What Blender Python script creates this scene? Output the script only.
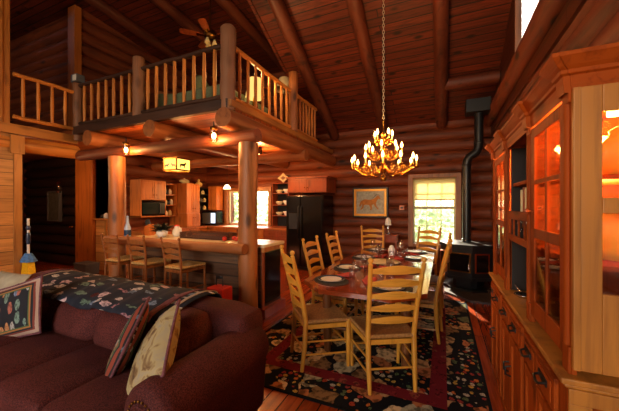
import bpy, math, random
from mathutils import Vector, Matrix
PI = math.pi
random.seed(7)
SC = bpy.context.scene
COL = SC.collection
for o in list(bpy.data.objects): bpy.data.objects.remove(o)

# ------------------------------------------------------------ camera
EYE = 1.5; F = 297.0; YAW = math.radians(24.2)
cd = bpy.data.cameras.new('camera'); cam = bpy.data.objects.new('camera', cd); COL.objects.link(cam)
cam.location = (0, 0, EYE); cam.rotation_euler = (PI/2, 0, YAW)
cd.sensor_width = 36.0; cd.lens = 36.0*F/619.0; cd.clip_start = 0.02; cd.clip_end = 300
SC.camera = cam

# ------------------------------------------------------------ world, sun, exposure
w = bpy.data.worlds.new('sky'); SC.world = w; w.use_nodes = True
nt = w.node_tree; bg = nt.nodes['Background']
sky = nt.nodes.new('ShaderNodeTexSky'); sky.sky_type = 'NISHITA'; sky.sun_disc = False
sky.sun_elevation = math.radians(34); sky.sun_rotation = math.radians(-5); sky.air_density = 1.2; sky.dust_density = 2.5
nt.links.new(sky.outputs[0], bg.inputs[0]); bg.inputs[1].default_value = 1.0
def lamp(name, kind, loc, power, color, rot=None, **kw):
    l = bpy.data.lights.new(name, kind); l.energy = power; l.color = color
    for k, v in kw.items(): setattr(l, k, v)
    o = bpy.data.objects.new(name, l); COL.objects.link(o); o.location = loc
    if rot: o.rotation_euler = rot
    return o
# sun enters through the back window and lands beside the rug's right border
sund = Vector((0.37, -1.0, -0.52)).normalized()
sun = lamp('sun', 'SUN', (0, 12, 8), 26.0, (1.0, 0.86, 0.62), angle=math.radians(0.6))
sun.rotation_euler = sund.to_track_quat('-Z', 'Y').to_euler()
# added area fill from behind the camera, standing for unseen window daylight
lamp('front_fill_light', 'AREA', (-1.7, -4.75, 2.6), 300.0, (1.0, 0.78, 0.54), (math.radians(82), 0, 0), shape='RECTANGLE', size=3.6, size_y=2.6)
SC.view_settings.view_transform = 'Standard'; SC.view_settings.look = 'None'
SC.view_settings.exposure = 0.0; SC.view_settings.gamma = 1.0
try: SC.view_settings.use_curve_mapping = False
except Exception: pass

# ------------------------------------------------------------ materials
def _m(name):
    m = bpy.data.materials.new(name); m.use_nodes = True
    return m, m.node_tree, m.node_tree.nodes['Principled BSDF']
def hexc(c):
    if isinstance(c, str):
        c = [int(c[i:i+2], 16)/255 for i in (0, 2, 4)]
        c = [x/12.92 if x <= .04045 else ((x+.055)/1.055)**2.4 for x in c]
    return (*c[:3], 1.0)
def N(nt, typ, **kw):
    n = nt.nodes.new(typ)
    for k, v in kw.items():
        if k.startswith('i_'):
            key = k[2:]; key = int(key) if key.isdigit() else key.replace('_', ' ')
            n.inputs[key].default_value = v
        else: setattr(n, k, v)
    return n
def ramp(nt, stops, interp='LINEAR'):
    r = nt.nodes.new('ShaderNodeValToRGB'); r.color_ramp.interpolation = interp
    e = r.color_ramp.elements
    e[0].position = stops[0][0]; e[0].color = hexc(stops[0][1])
    e[1].position = stops[-1][0]; e[1].color = hexc(stops[-1][1])
    for p, c in stops[1:-1]:
        q = e.new(p); q.color = hexc(c)
    return r
def mix(nt, fac, a, b, mode='MIX'):
    n = nt.nodes.new('ShaderNodeMix'); n.data_type = 'RGBA'; n.blend_type = mode
    L = nt.links
    for s, v in ((n.inputs[0], fac), (n.inputs[6], a), (n.inputs[7], b)):
        if hasattr(v, 'is_linked') or hasattr(v, 'links'): L.new(v, s)
        else: s.default_value = v
    return n.outputs[2]
def math_(nt, op, a, b=None):
    n = nt.nodes.new('ShaderNodeMath'); n.operation = op
    for i, v in enumerate((a, b)):
        if v is None: continue
        if hasattr(v, 'links'): nt.links.new(v, n.inputs[i])
        else: n.inputs[i].default_value = v
    return n.outputs[0]
def mapped(nt, scale, rot=(0, 0, 0)):
    tc = N(nt, 'ShaderNodeTexCoord'); mp = N(nt, 'ShaderNodeMapping')
    mp.inputs['Scale'].default_value = scale; mp.inputs['Rotation'].default_value = rot
    nt.links.new(tc.outputs['Object'], mp.inputs[0]); return mp.outputs[0]
def plain(name, col, rough=.5, metal=0, spec=.5, noise=0, nscale=30, bump=0, trans=0, alpha=1, coat=0):
    m, nt, b = _m(name)
    b.inputs['Base Color'].default_value = hexc(col); b.inputs['Roughness'].default_value = rough
    b.inputs['Metallic'].default_value = metal; b.inputs['Specular IOR Level'].default_value = spec
    b.inputs['Coat Weight'].default_value = coat
    if noise or bump:
        v = mapped(nt, (1, 1, 1)); n = N(nt, 'ShaderNodeTexNoise', i_Scale=nscale, i_Detail=4.0); nt.links.new(v, n.inputs[0])
        if noise:
            c = hexc(col); d = tuple(x*(1-noise) for x in c[:3]) + (1,); e = tuple(min(1, x*(1+noise)) for x in c[:3]) + (1,)
            r = ramp(nt, [(.3, d), (.7, e)]); nt.links.new(n.outputs[0], r.inputs[0]); nt.links.new(r.outputs[0], b.inputs['Base Color'])
        if bump:
            bm = N(nt, 'ShaderNodeBump', i_Strength=bump, i_Distance=.01); nt.links.new(n.outputs[0], bm.inputs['Height']); nt.links.new(bm.outputs[0], b.inputs['Normal'])
    return m
def wood(name, light, dark, axis='x', rough=.45, grain=3.0, knots=.5, bump=.25, coat=0, kscale=2.2):
    """grain runs along the given object axis"""
    m, nt, b = _m(name); L = nt.links
    s = {'x': (.35, 5, 5), 'y': (5, .35, 5), 'z': (5, 5, .35)}[axis]
    v = mapped(nt, tuple(q*grain for q in s))
    n1 = N(nt, 'ShaderNodeTexNoise', i_Scale=1.0, i_Detail=6.0, i_Roughness=.65, i_Distortion=.6); L.new(v, n1.inputs[0])
    r1 = ramp(nt, [(.28, dark), (.5, light), (.75, light)]); L.new(n1.outputs[0], r1.inputs[0])
    s2 = {'x': (.5, 1.3, 1.3), 'y': (1.3, .5, 1.3), 'z': (1.3, 1.3, .5)}[axis]
    v2 = mapped(nt, tuple(q*kscale for q in s2)); vo = N(nt, 'ShaderNodeTexVoronoi', i_Scale=1.6, i_Randomness=1.0); L.new(v2, vo.inputs[0])
    r2 = ramp(nt, [(.09, (1, 1, 1)), (.22, (0, 0, 0))]); L.new(vo.outputs['Distance'], r2.inputs[0])
    kd = tuple(x*.25 for x in hexc(dark)[:3]) + (1,)
    f = math_(nt, 'MULTIPLY', r2.outputs[0], knots)
    c = mix(nt, f, r1.outputs[0], kd)
    v3 = mapped(nt, (.9, .9, .9)); n3 = N(nt, 'ShaderNodeTexNoise', i_Scale=1.1, i_Detail=2.0); L.new(v3, n3.inputs[0])
    r3 = ramp(nt, [(.3, (.62, .58, .55)), (.7, (1.12, 1.12, 1.12))]); L.new(n3.outputs[0], r3.inputs[0])
    c = mix(nt, 1.0, c, r3.outputs[0], 'MULTIPLY')
    L.new(c, b.inputs['Base Color']); b.inputs['Roughness'].default_value = rough; b.inputs['Coat Weight'].default_value = coat
    bm = N(nt, 'ShaderNodeBump', i_Strength=bump, i_Distance=.006); L.new(n1.outputs[0], bm.inputs['Height']); L.new(bm.outputs[0], b.inputs['Normal'])
    return m
def planks(name, light, dark, width=.13, length=3.0, plane='xy', rough=.4, gap=.006, knots=.7, coat=0, bump=.6, gapcol=(.01, .004, .002)):
    """plane: first letter = board length axis, second = across"""
    m, nt, b = _m(name); L = nt.links
    tc = N(nt, 'ShaderNodeTexCoord'); sp = N(nt, 'ShaderNodeSeparateXYZ'); L.new(tc.outputs['Object'], sp.inputs[0])
    cb = N(nt, 'ShaderNodeCombineXYZ'); L.new(sp.outputs['xyz'.index(plane[0])], cb.inputs[0]); L.new(sp.outputs['xyz'.index(plane[1])], cb.inputs[1])
    br = N(nt, 'ShaderNodeTexBrick', i_Scale=1.0, i_Mortar_Size=gap, i_Mortar_Smooth=.2, i_Brick_Width=length, i_Row_Height=width, offset=.37, offset_frequency=2)
    br.inputs['Color1'].default_value = (0, 0, 0, 1); br.inputs['Color2'].default_value = (1, 1, 1, 1); br.inputs['Mortar'].default_value = (.5, .5, .5, 1); br.inputs['Bias'].default_value = 0
    L.new(cb.outputs[0], br.inputs[0])
    mp = N(nt, 'ShaderNodeMapping'); mp.inputs['Scale'].default_value = (1.2, 16, 1); L.new(cb.outputs[0], mp.inputs[0])
    ad = N(nt, 'ShaderNodeVectorMath', operation='ADD'); L.new(mp.outputs[0], ad.inputs[0])
    vs = N(nt, 'ShaderNodeVectorMath', operation='SCALE'); vs.inputs[3].default_value = 7.0; L.new(br.outputs[0], vs.inputs[0]); L.new(vs.outputs[0], ad.inputs[1])
    n1 = N(nt, 'ShaderNodeTexNoise', i_Scale=1.3, i_Detail=6.0, i_Roughness=.65, i_Distortion=.8); L.new(ad.outputs[0], n1.inputs[0])
    r1 = ramp(nt, [(.3, dark), (.55, light), (.8, light)]); L.new(n1.outputs[0], r1.inputs[0])
    tint = ramp(nt, [(0, (.62, .58, .55)), (1, (1.1, 1.1, 1.1))]); L.new(br.outputs[0], tint.inputs[0])
    c = mix(nt, 1.0, r1.outputs[0], tint.outputs[0], 'MULTIPLY')
    mp2 = N(nt, 'ShaderNodeMapping'); mp2.inputs['Scale'].default_value = (2.2, 5, 1); L.new(cb.outputs[0], mp2.inputs[0])
    vo = N(nt, 'ShaderNodeTexVoronoi', i_Scale=1.0); L.new(mp2.outputs[0], vo.inputs[0])
    r2 = ramp(nt, [(.09, (1, 1, 1)), (.22, (0, 0, 0))]); L.new(vo.outputs['Distance'], r2.inputs[0])
    kd = tuple(x*.2 for x in hexc(dark)[:3]) + (1,)
    c = mix(nt, math_(nt, 'MULTIPLY', r2.outputs[0], knots), c, kd)
    c = mix(nt, br.outputs['Fac'], c, (*gapcol, 1))
    L.new(c, b.inputs['Base Color']); b.inputs['Roughness'].default_value = rough; b.inputs['Coat Weight'].default_value = coat
    inv = math_(nt, 'SUBTRACT', 1.0, br.outputs['Fac'])
    bm = N(nt, 'ShaderNodeBump', i_Strength=bump, i_Distance=.01); L.new(inv, bm.inputs['Height']); L.new(bm.outputs[0], b.inputs['Normal'])
    return m
def glow(name, col, strength):
    m, nt, b = _m(name); nt.nodes.remove(b); e = N(nt, 'ShaderNodeEmission', i_Strength=strength); e.inputs[0].default_value = hexc(col)
    nt.links.new(e.outputs[0], nt.nodes['Material Output'].inputs[0]); return m
def clear(name, tint=(1, 1, 1), refl=.08, rough=.03, fk=.7):
    m, nt, b = _m(name); nt.nodes.remove(b)
    t = N(nt, 'ShaderNodeBsdfTransparent'); t.inputs[0].default_value = (*tint, 1)
    g = N(nt, 'ShaderNodeBsdfGlossy', i_Roughness=rough); lw = N(nt, 'ShaderNodeLayerWeight', i_Blend=.35)
    mx = N(nt, 'ShaderNodeMixShader'); f = math_(nt, 'MULTIPLY_ADD', lw.outputs['Fresnel'], fk)
    f.node.inputs[2].default_value = refl
    nt.links.new(f, mx.inputs[0]); nt.links.new(t.outputs[0], mx.inputs[1]); nt.links.new(g.outputs[0], mx.inputs[2])
    nt.links.new(mx.outputs[0], nt.nodes['Material Output'].inputs[0]); return m
def sheer(name, col, em=0):
    m, nt, b = _m(name); nt.nodes.remove(b)
    d = N(nt, 'ShaderNodeBsdfDiffuse'); t = N(nt, 'ShaderNodeBsdfTranslucent'); mx = N(nt, 'ShaderNodeMixShader', i_0=.7)
    v = mapped(nt, (1, 1, 60)); n = N(nt, 'ShaderNodeTexNoise', i_Scale=3.0); nt.links.new(v, n.inputs[0])
    c = hexc(col); r = ramp(nt, [(.3, tuple(x*.8 for x in c[:3])), (.7, c)]); nt.links.new(n.outputs[0], r.inputs[0])
    for q in (d, t): nt.links.new(r.outputs[0], q.inputs[0])
    nt.links.new(d.outputs[0], mx.inputs[1]); nt.links.new(t.outputs[0], mx.inputs[2])
    nt.links.new(mx.outputs[0], nt.nodes['Material Output'].inputs[0]); return m
def leafm(name, col):
    m, nt, b = _m(name); nt.nodes.remove(b)
    d = N(nt, 'ShaderNodeBsdfDiffuse'); t = N(nt, 'ShaderNodeBsdfTranslucent'); mx = N(nt, 'ShaderNodeMixShader', i_0=.55)
    for q in (d, t): q.inputs[0].default_value = hexc(col)
    nt.links.new(d.outputs[0], mx.inputs[1]); nt.links.new(t.outputs[0], mx.inputs[2]); nt.links.new(mx.outputs[0], nt.nodes['Material Output'].inputs[0]); return m
def absxy(nt, axes, hw, hh):
    """distance inwards from the border of a rectangle, metres"""
    tc = N(nt, 'ShaderNodeTexCoord'); sp = N(nt, 'ShaderNodeSeparateXYZ'); nt.links.new(tc.outputs['Object'], sp.inputs[0])
    a = math_(nt, 'ABSOLUTE', sp.outputs['xyz'.index(axes[0])]); b_ = math_(nt, 'ABSOLUTE', sp.outputs['xyz'.index(axes[1])])
    return math_(nt, 'MINIMUM', math_(nt, 'SUBTRACT', hw, a), math_(nt, 'SUBTRACT', hh, b_)), tc
def motifs(nt, tc, scale, cols, ground, thr=.42, stretch=(1, 1, 1), dist=.25, fade=.02):
    L = nt.links
    mp = N(nt, 'ShaderNodeMapping'); mp.inputs['Scale'].default_value = tuple(scale*q for q in stretch); L.new(tc.outputs['Object'], mp.inputs[0])
    nz = N(nt, 'ShaderNodeTexNoise', i_Scale=1.6, i_Detail=2.0); L.new(mp.outputs[0], nz.inputs[0])
    ad = N(nt, 'ShaderNodeVectorMath', operation='MULTIPLY_ADD'); L.new(nz.outputs[1], ad.inputs[0]); ad.inputs[1].default_value = (dist,)*3; L.new(mp.outputs[0], ad.inputs[2])
    vo = N(nt, 'ShaderNodeTexVoronoi', i_Scale=1.0, i_Randomness=.75); L.new(ad.outputs[0], vo.inputs[0])
    sc = N(nt, 'ShaderNodeSeparateColor'); L.new(vo.outputs['Color'], sc.inputs[0])
    n = len(cols); cr = ramp(nt, [(i/n, c) for i, c in enumerate(cols)], 'CONSTANT'); L.new(sc.outputs[0], cr.inputs[0])
    n2 = N(nt, 'ShaderNodeTexNoise', i_Scale=5.0, i_Detail=3.0); L.new(mp.outputs[0], n2.inputs[0])
    sh = ramp(nt, [(.38, (.35, .35, .35)), (.55, (1.15, 1.15, 1.15))]); L.new(n2.outputs[0], sh.inputs[0])
    c = mix(nt, 1.0, cr.outputs[0], sh.outputs[0], 'MULTIPLY')
    f = ramp(nt, [(thr-fade, (1, 1, 1)), (thr, (0, 0, 0))]); L.new(vo.outputs['Distance'], f.inputs[0])
    return mix(nt, f.outputs[0], ground, c)
def step(nt, v, e0, e1):
    a = math_(nt, 'GREATER_THAN', v, e0); b = math_(nt, 'LESS_THAN', v, e1); return math_(nt, 'MULTIPLY', a, b)

# ------------------------------------------------------------ mesh builder
class MB:
    def __init__(s): s.v = []; s.f = []; s.sm = []
    def add(s, vs, fs, smooth=False, M=None):
        o = len(s.v)
        s.v += [tuple(M @ Vector(p)) if M else tuple(p) for p in vs]
        s.f += [tuple(o+i for i in f) for f in fs]; s.sm += [smooth]*len(fs); return s
    def box(s, x0, x1, y0, y1, z0, z1, M=None):
        v = [(x0,y0,z0),(x1,y0,z0),(x1,y1,z0),(x0,y1,z0),(x0,y0,z1),(x1,y0,z1),(x1,y1,z1),(x0,y1,z1)]
        return s.add(v, [(0,3,2,1),(4,5,6,7),(0,1,5,4),(1,2,6,5),(2,3,7,6),(3,0,4,7)], False, M)
    def tube(s, pts, r, n=10, cap=True, squash=1.0, M=None):
        pts = [Vector(p) for p in pts]; m = len(pts)
        rs = list(r) if hasattr(r, '__len__') else [r]*m
        vs = []; fs = []; up = None
        for i, p in enumerate(pts):
            t = (pts[min(i+1, m-1)]-pts[max(i-1, 0)])
            t = t.normalized() if t.length > 1e-9 else Vector((0, 0, 1))
            if up is None:
                ref = Vector((0, 0, 1)) if abs(t.z) < .9 else Vector((1, 0, 0))
                a = ref.cross(t).normalized()
            else:
                a = (up - t*up.dot(t)).normalized()
            up = a; b = t.cross(a)
            for k in range(n):
                q = 2*PI*k/n; vs.append(p + a*math.cos(q)*rs[i] + b*math.sin(q)*rs[i]*squash)
        for i in range(m-1):
            for k in range(n):
                fs.append((i*n+k, i*n+(k+1) % n, (i+1)*n+(k+1) % n, (i+1)*n+k))
        s.add(vs, fs, True, M)
        if cap: s.add(vs[:n], [tuple(range(n-1, -1, -1))], False, M); s.add(vs[-n:], [tuple(range(n))], False, M)
        return s
    def lathe(s, prof, n=16, c=(0, 0, 0), M=None):
        vs = []; fs = []
        for r, z in prof:
            for k in range(n): q = 2*PI*k/n; vs.append((c[0]+max(r, 1e-4)*math.cos(q), c[1]+max(r, 1e-4)*math.sin(q), c[2]+z))
        for i in range(len(prof)-1):
            for k in range(n): fs.append((i*n+k, i*n+(k+1) % n, (i+1)*n+(k+1) % n, (i+1)*n+k))
        return s.add(vs, fs, True, M)
    def ball(s, c, r, n=10, sc=(1, 1, 1), M=None):
        vs = []; fs = []; h = max(4, n//2+1)
        for i in range(h+1):
            a = PI*i/h
            for k in range(n):
                q = 2*PI*k/n; rr = max(math.sin(a), 1e-3)
                vs.append((c[0]+r*sc[0]*rr*math.cos(q), c[1]+r*sc[1]*rr*math.sin(q), c[2]-r*sc[2]*math.cos(a)))
        for i in range(h):
            for k in range(n): fs.append((i*n+k, i*n+(k+1) % n, (i+1)*n+(k+1) % n, (i+1)*n+k))
        return s.add(vs, fs, True, M)
    def prism(s, poly, a0, a1, axis='z', smooth=False, M=None):
        """extrude a 2D polygon; axis z: (x,y); y: (x,z); x: (y,z)"""
        def P(p, a): return {'z': (p[0], p[1], a), 'y': (p[0], a, p[1]), 'x': (a, p[0], p[1])}[axis]
        n = len(poly); vs = [P(p, a0) for p in poly] + [P(p, a1) for p in poly]
        s.add(vs, [(i, (i+1) % n, n+(i+1) % n, n+i) for i in range(n)], smooth, M)
        s.add([P(p, a0) for p in poly], [tuple(range(n))], False, M); s.add([P(p, a1) for p in poly], [tuple(range(n))], False, M)
        return s
    def grid(s, fn, nu, nv, smooth=True, M=None, wrapu=False):
        vs = [fn(i/(nu if wrapu else nu-1), j/(nv-1)) for j in range(nv) for i in range(nu)]
        fs = []
        for j in range(nv-1):
            for i in range(nu if wrapu else nu-1):
                fs.append((j*nu+i, j*nu+(i+1) % nu, (j+1)*nu+(i+1) % nu, (j+1)*nu+i))
        return s.add(vs, fs, smooth, M)
    def build(s, name, mat, parent=None, loc=None, rot=None, bevel=0, origin=None, sub=0):
        """origin: world point that becomes the object's origin (verts given in the parent's space)"""
        if origin is not None:
            O = Vector(origin); s.v = [tuple(Vector(p)-O) for p in s.v]; loc = origin
        me = bpy.data.meshes.new(name); me.from_pydata(s.v, [], s.f); me.update()
        me.polygons.foreach_set('use_smooth', s.sm)
        me.materials.append(mat)
        import bmesh
        bm = bmesh.new(); bm.from_mesh(me); bmesh.ops.recalc_face_normals(bm, faces=bm.faces); bm.to_mesh(me); bm.free()
        o = bpy.data.objects.new(name, me); COL.objects.link(o)
        if parent: o.parent = parent
        if loc is not None: o.location = loc
        if rot is not None: o.rotation_euler = rot
        if bevel:
            b = o.modifiers.new('bevel', 'BEVEL'); b.width = bevel; b.segments = 2; b.limit_method = 'ANGLE'; b.angle_limit = math.radians(50)
        if sub:
            b = o.modifiers.new('sub', 'SUBSURF'); b.levels = sub; b.render_levels = sub
        return o
def tag(o, label=None, cat=None, group=None, kind=None):
    if label: o['label'] = label
    if cat: o['category'] = cat
    if group: o['group'] = group
    if kind: o['kind'] = kind
    return o
def thing(name, label, cat, loc=(0, 0, 0), rz=0, group=None, scale=None):
    o = bpy.data.objects.new(name, None); COL.objects.link(o); o.location = loc; o.rotation_euler = (0, 0, rz)
    o.empty_display_size = .1
    if scale: o.scale = (scale,)*3
    return tag(o, label, cat, group)
def struct(o): o['kind'] = 'structure'; return o
def dup(o, loc=None, rz=None, label=None, group=None, parent=None):
    c = o.copy(); COL.objects.link(c)
    if parent: c.parent = parent
    if loc is not None: c.location = loc
    if rz is not None: c.rotation_euler = (0, 0, rz)
    if label: c['label'] = label
    if group: c['group'] = group
    for ch in [k for k in bpy.data.objects if k.parent == o]: dup(ch, parent=c)
    return c

# ------------------------------------------------------------ palette
M = {}
M['log'] = wood('red_brown_log', '803c1a', '3c1608', 'x', .62, 1.6, .95)
M['log_y'] = wood('red_brown_log_lengthwise', '803c1a', '3c1608', 'y', .62, 1.6, .95)
M['rafter'] = wood('rafter_log', '6a3018', '34140a', 'y', .55, 1.4, .35)
M['rail'] = wood('peeled_pine_pole', 'dc8c3c', '98541c', 'z', .45, 3, .3)
M['railx'] = wood('peeled_pine_pole_x', 'dc8c3c', '98541c', 'x', .45, 3, .3)
M['raily'] = wood('peeled_pine_pole_y', 'dc8c3c', '98541c', 'y', .45, 3, .3)
M['post'] = wood('log_post_wood', 'b06c38', '64300f', 'z', .5, 2, .8)
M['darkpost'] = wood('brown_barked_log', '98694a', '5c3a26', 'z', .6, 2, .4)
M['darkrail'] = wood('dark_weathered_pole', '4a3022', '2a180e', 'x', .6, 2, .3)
M['joist'] = wood('joist_log', 'a86434', '6a3414', 'y', .5, 1.6, .3)
M['joistx'] = wood('joist_log_x', 'a86434', '6a3414', 'x', .5, 1.6, .3)
M['trim'] = wood('pine_trim', 'c4823e', '8c5220', 'z', .45, 3, .4)
M['trimy'] = wood('pine_trim_y', 'c4823e', '8c5220', 'y', .45, 3, .4)
M['roof'] = planks('roof_boards', '742e12', '341005', .135, 2.6, 'xy', .55, .009, .95)
M['leftplank'] = planks('honey_pine_boards', 'dc9c58', 'b4783c', .2, 40, 'yz', .42, .004, .25, bump=.3)
M['loftunder'] = planks('loft_underside_boards', 'b05a28', '7a3414', .16, 3, 'xy', .45)
M['floor'] = planks('red_pine_floor', 'a8441a', '74280c', .14, 2.4, 'yx', .24, .005, .5, coat=.3)
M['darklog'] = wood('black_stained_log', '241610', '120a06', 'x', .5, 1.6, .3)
M['pine'] = wood('orange_pine', 'c87430', '88441a', 'z', .4, 3, .5)
M['pinex'] = wood('orange_pine_x', 'b8662a', '7c3a12', 'x', .4, 3, .5)
M['redpine'] = wood('red_stained_pine', 'a04c22', '6a2810', 'z', .4, 3, .5)
M['hutch'] = wood('hutch_pine', 'a4480f', '541c05', 'z', .6, 2.4, .6, coat=0)
M['hutchy'] = wood('hutch_pine_y', 'a4480f', '541c05', 'y', .6, 2.4, .6, coat=0)
for k_ in ('hutch', 'hutchy'): M[k_].node_tree.nodes['Principled BSDF'].inputs['Specular IOR Level'].default_value = .12
M['hutchlit'] = wood('hutch_pine_lit', 'c07c2c', '824c18', 'z', .5, 1.6, .9)  # paler copy of the hutch pine: light on the end put into colour
M['oak'] = wood('golden_oak', 'dc9c3a', 'ae741e', 'z', .32, 4, .1, coat=.3)
M['oakx'] = wood('golden_oak_x', 'dc9c3a', 'ae741e', 'y', .32, 4, .1, coat=.3)
M['stool'] = wood('stool_wood', 'a05c28', '6c3814', 'z', .4, 4, .1)
M['table'] = wood('red_brown_tabletop', '8c3a18', '5a200c', 'y', .16, 2.2, .2, coat=.6)
M['tableleg'] = wood('table_leg', '7a4a26', '4a2a14', 'z', .4, 3, .1)
M['rush'] = plain('rush_seat', '9c6a34', .75, noise=.35, nscale=60, bump=.6)
M['rushs'] = plain('pale_rush', 'c69a58', .8, noise=.3, nscale=60, bump=.5)
M['black'] = plain('black_iron', '0b0b0c', .45)
M['gblack'] = plain('gloss_black', '070809', .16)
M['stove'] = plain('stove_black', '14181b', .38, noise=.2)
M['dark'] = plain('dark_wood_and_shade', '1c100a', .7)  # dark wood, also used as painted shade inside the hutch bay
M['brass'] = plain('brass', 'c88a34', .25, 1)
M['darkbrass'] = plain('antique_brass', '7a5424', .35, 1)
M['copper'] = plain('copper', 'c0602c', .3, 1)
M['chrome'] = plain('chrome', 'c8c8c8', .15, 1)
M['white'] = plain('white_ceramic', 'e4e2da', .25)
M['cream'] = plain('cream_cloth', 'd8caa0', .8, noise=.1, nscale=14)
M['blueg'] = plain('blue_glaze', '2c3c58', .25)
M['bluecloth'] = plain('blue_cloth', '4c78b0', .8, noise=.3)
M['yellow'] = plain('yellow_bristle', 'f0b400', .7, noise=.15, nscale=60)
M['red'] = plain('red_napkin', 'a83428', .75, noise=.15)
M['tomato'] = plain('red_enamel', 'b82818', .3)
M['slate'] = plain('slate', '3a3230', .5, noise=.35, nscale=8, bump=.3)
M['glass'] = clear('window_glass')
M['wine'] = clear('wine_glass', (.985, .99, .995), .10, .08, .3)
M['amberglass'] = clear('cabinet_glass', (1.0, .86, .62), .05)
M['wframe'] = wood('window_trim', 'a4683a', '70401c', 'z', .45, 3, .3)
M['sash'] = plain('pale_sash', 'c8bc90', .5)
M['blind'] = sheer('yellow_shade_cloth', 'ecdcb4')
M['flame'] = glow('flame_bulb', (1.0, .56, .16), 30)
M['warmbulb'] = glow('warm_bulb', (1.0, .72, .36), 22)
M['candle'] = plain('ivory_candle_sleeve', 'd8b870', .5)
M['green'] = plain('sage_green_cloth', '5c6a50', .85, noise=.15)
M['greendk'] = plain('dark_leaf', '12180c', .5, noise=.3)
M['grey'] = plain('grey_plastic', '55565a', .5)
def sofa_mat():
    m, nt, b = _m('maroon_upholstery'); L = nt.links
    v = mapped(nt, (1, 1, 1)); n = N(nt, 'ShaderNodeTexNoise', i_Scale=170.0, i_Detail=3.0); L.new(v, n.inputs[0])
    r = ramp(nt, [(.35, '341617'), (.65, '68322e')]); L.new(n.outputs[0], r.inputs[0])
    n2 = N(nt, 'ShaderNodeTexNoise', i_Scale=4.0); L.new(v, n2.inputs[0]); r2 = ramp(nt, [(.3, (.75, .75, .75)), (.7, (1.1, 1.1, 1.1))]); L.new(n2.outputs[0], r2.inputs[0])
    L.new(mix(nt, 1.0, r.outputs[0], r2.outputs[0], 'MULTIPLY'), b.inputs['Base Color']); b.inputs['Roughness'].default_value = .8
    b.inputs['Specular IOR Level'].default_value = .15
    bm = N(nt, 'ShaderNodeBump', i_Strength=.5, i_Distance=.004); L.new(n.outputs[0], bm.inputs['Height']); L.new(bm.outputs[0], b.inputs['Normal']); return m
M['sofa'] = sofa_mat()
def rug_mat(hw, hh):
    m, nt, b = _m('hooked_floral_rug'); d, tc = absxy(nt, 'xy', hw, hh)
    big = motifs(nt, tc, 4.6, ['b48c5c', '80603c', 'a89c7c', 'b06c40', '666a48', 'd0b484'], (.008, .008, .01, 1), .56, (1, .8, 1), .9)
    small = motifs(nt, tc, 17, ['c87030', 'a04028', 'c09840', '5c6c44', 'b8ac90', '9c3830'], (.008, .008, .01, 1), .38, (1, 1, 1), .6)
    sel = N(nt, 'ShaderNodeTexNoise', i_Scale=2.6, i_Detail=1.0); nt.links.new(tc.outputs['Object'], sel.inputs[0])
    sf = math_(nt, 'GREATER_THAN', sel.outputs[0], .52)
    fl = mix(nt, sf, big, small)
    mar = motifs(nt, tc, 9, ['7c2426', '6a1c20', '8c4030', '742024'], hexc('701c22'), .4, (1, 1, 1), .5)
    c = mix(nt, step(nt, d, .30, .43), fl, mar)
    c = mix(nt, math_(nt, 'LESS_THAN', d, .025), c, (.006, .006, .006, 1))
    nt.links.new(c, b.inputs['Base Color']); b.inputs['Roughness'].default_value = .95; b.inputs['Specular IOR Level'].default_value = .1
    n = N(nt, 'ShaderNodeTexNoise', i_Scale=160.0); nt.links.new(tc.outputs['Object'], n.inputs[0])
    bm = N(nt, 'ShaderNodeBump', i_Strength=.5, i_Distance=.004); nt.links.new(n.outputs[0], bm.inputs['Height']); nt.links.new(bm.outputs[0], b.inputs['Normal']); return m
def throw_mat():
    m, nt, b = _m('navy_tapestry'); tc = N(nt, 'ShaderNodeTexCoord')
    c = motifs(nt, tc, 8, ['c0a0a0', 'c0b8b0', '6c7c90', 'b8a8a0', '5c7464', '986870'], hexc('131828'), .34, (.75, 1.5, 1.5), .9)
    nt.links.new(c, b.inputs['Base Color']); b.inputs['Roughness'].default_value = .9; return m
def band_mat(name, axes, hw, hh, stops, inner_cols, ground, scale, thr=.38, stretch=(1, 1, 1)):
    m, nt, b = _m(name); d, tc = absxy(nt, axes, hw, hh)
    c = motifs(nt, tc, scale, inner_cols, hexc(ground), thr, stretch, .35)
    for e0, e1, colr in stops: c = mix(nt, step(nt, d, e0, e1), c, hexc(colr))
    nt.links.new(c, b.inputs['Base Color']); b.inputs['Roughness'].default_value = .85; return m

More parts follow.
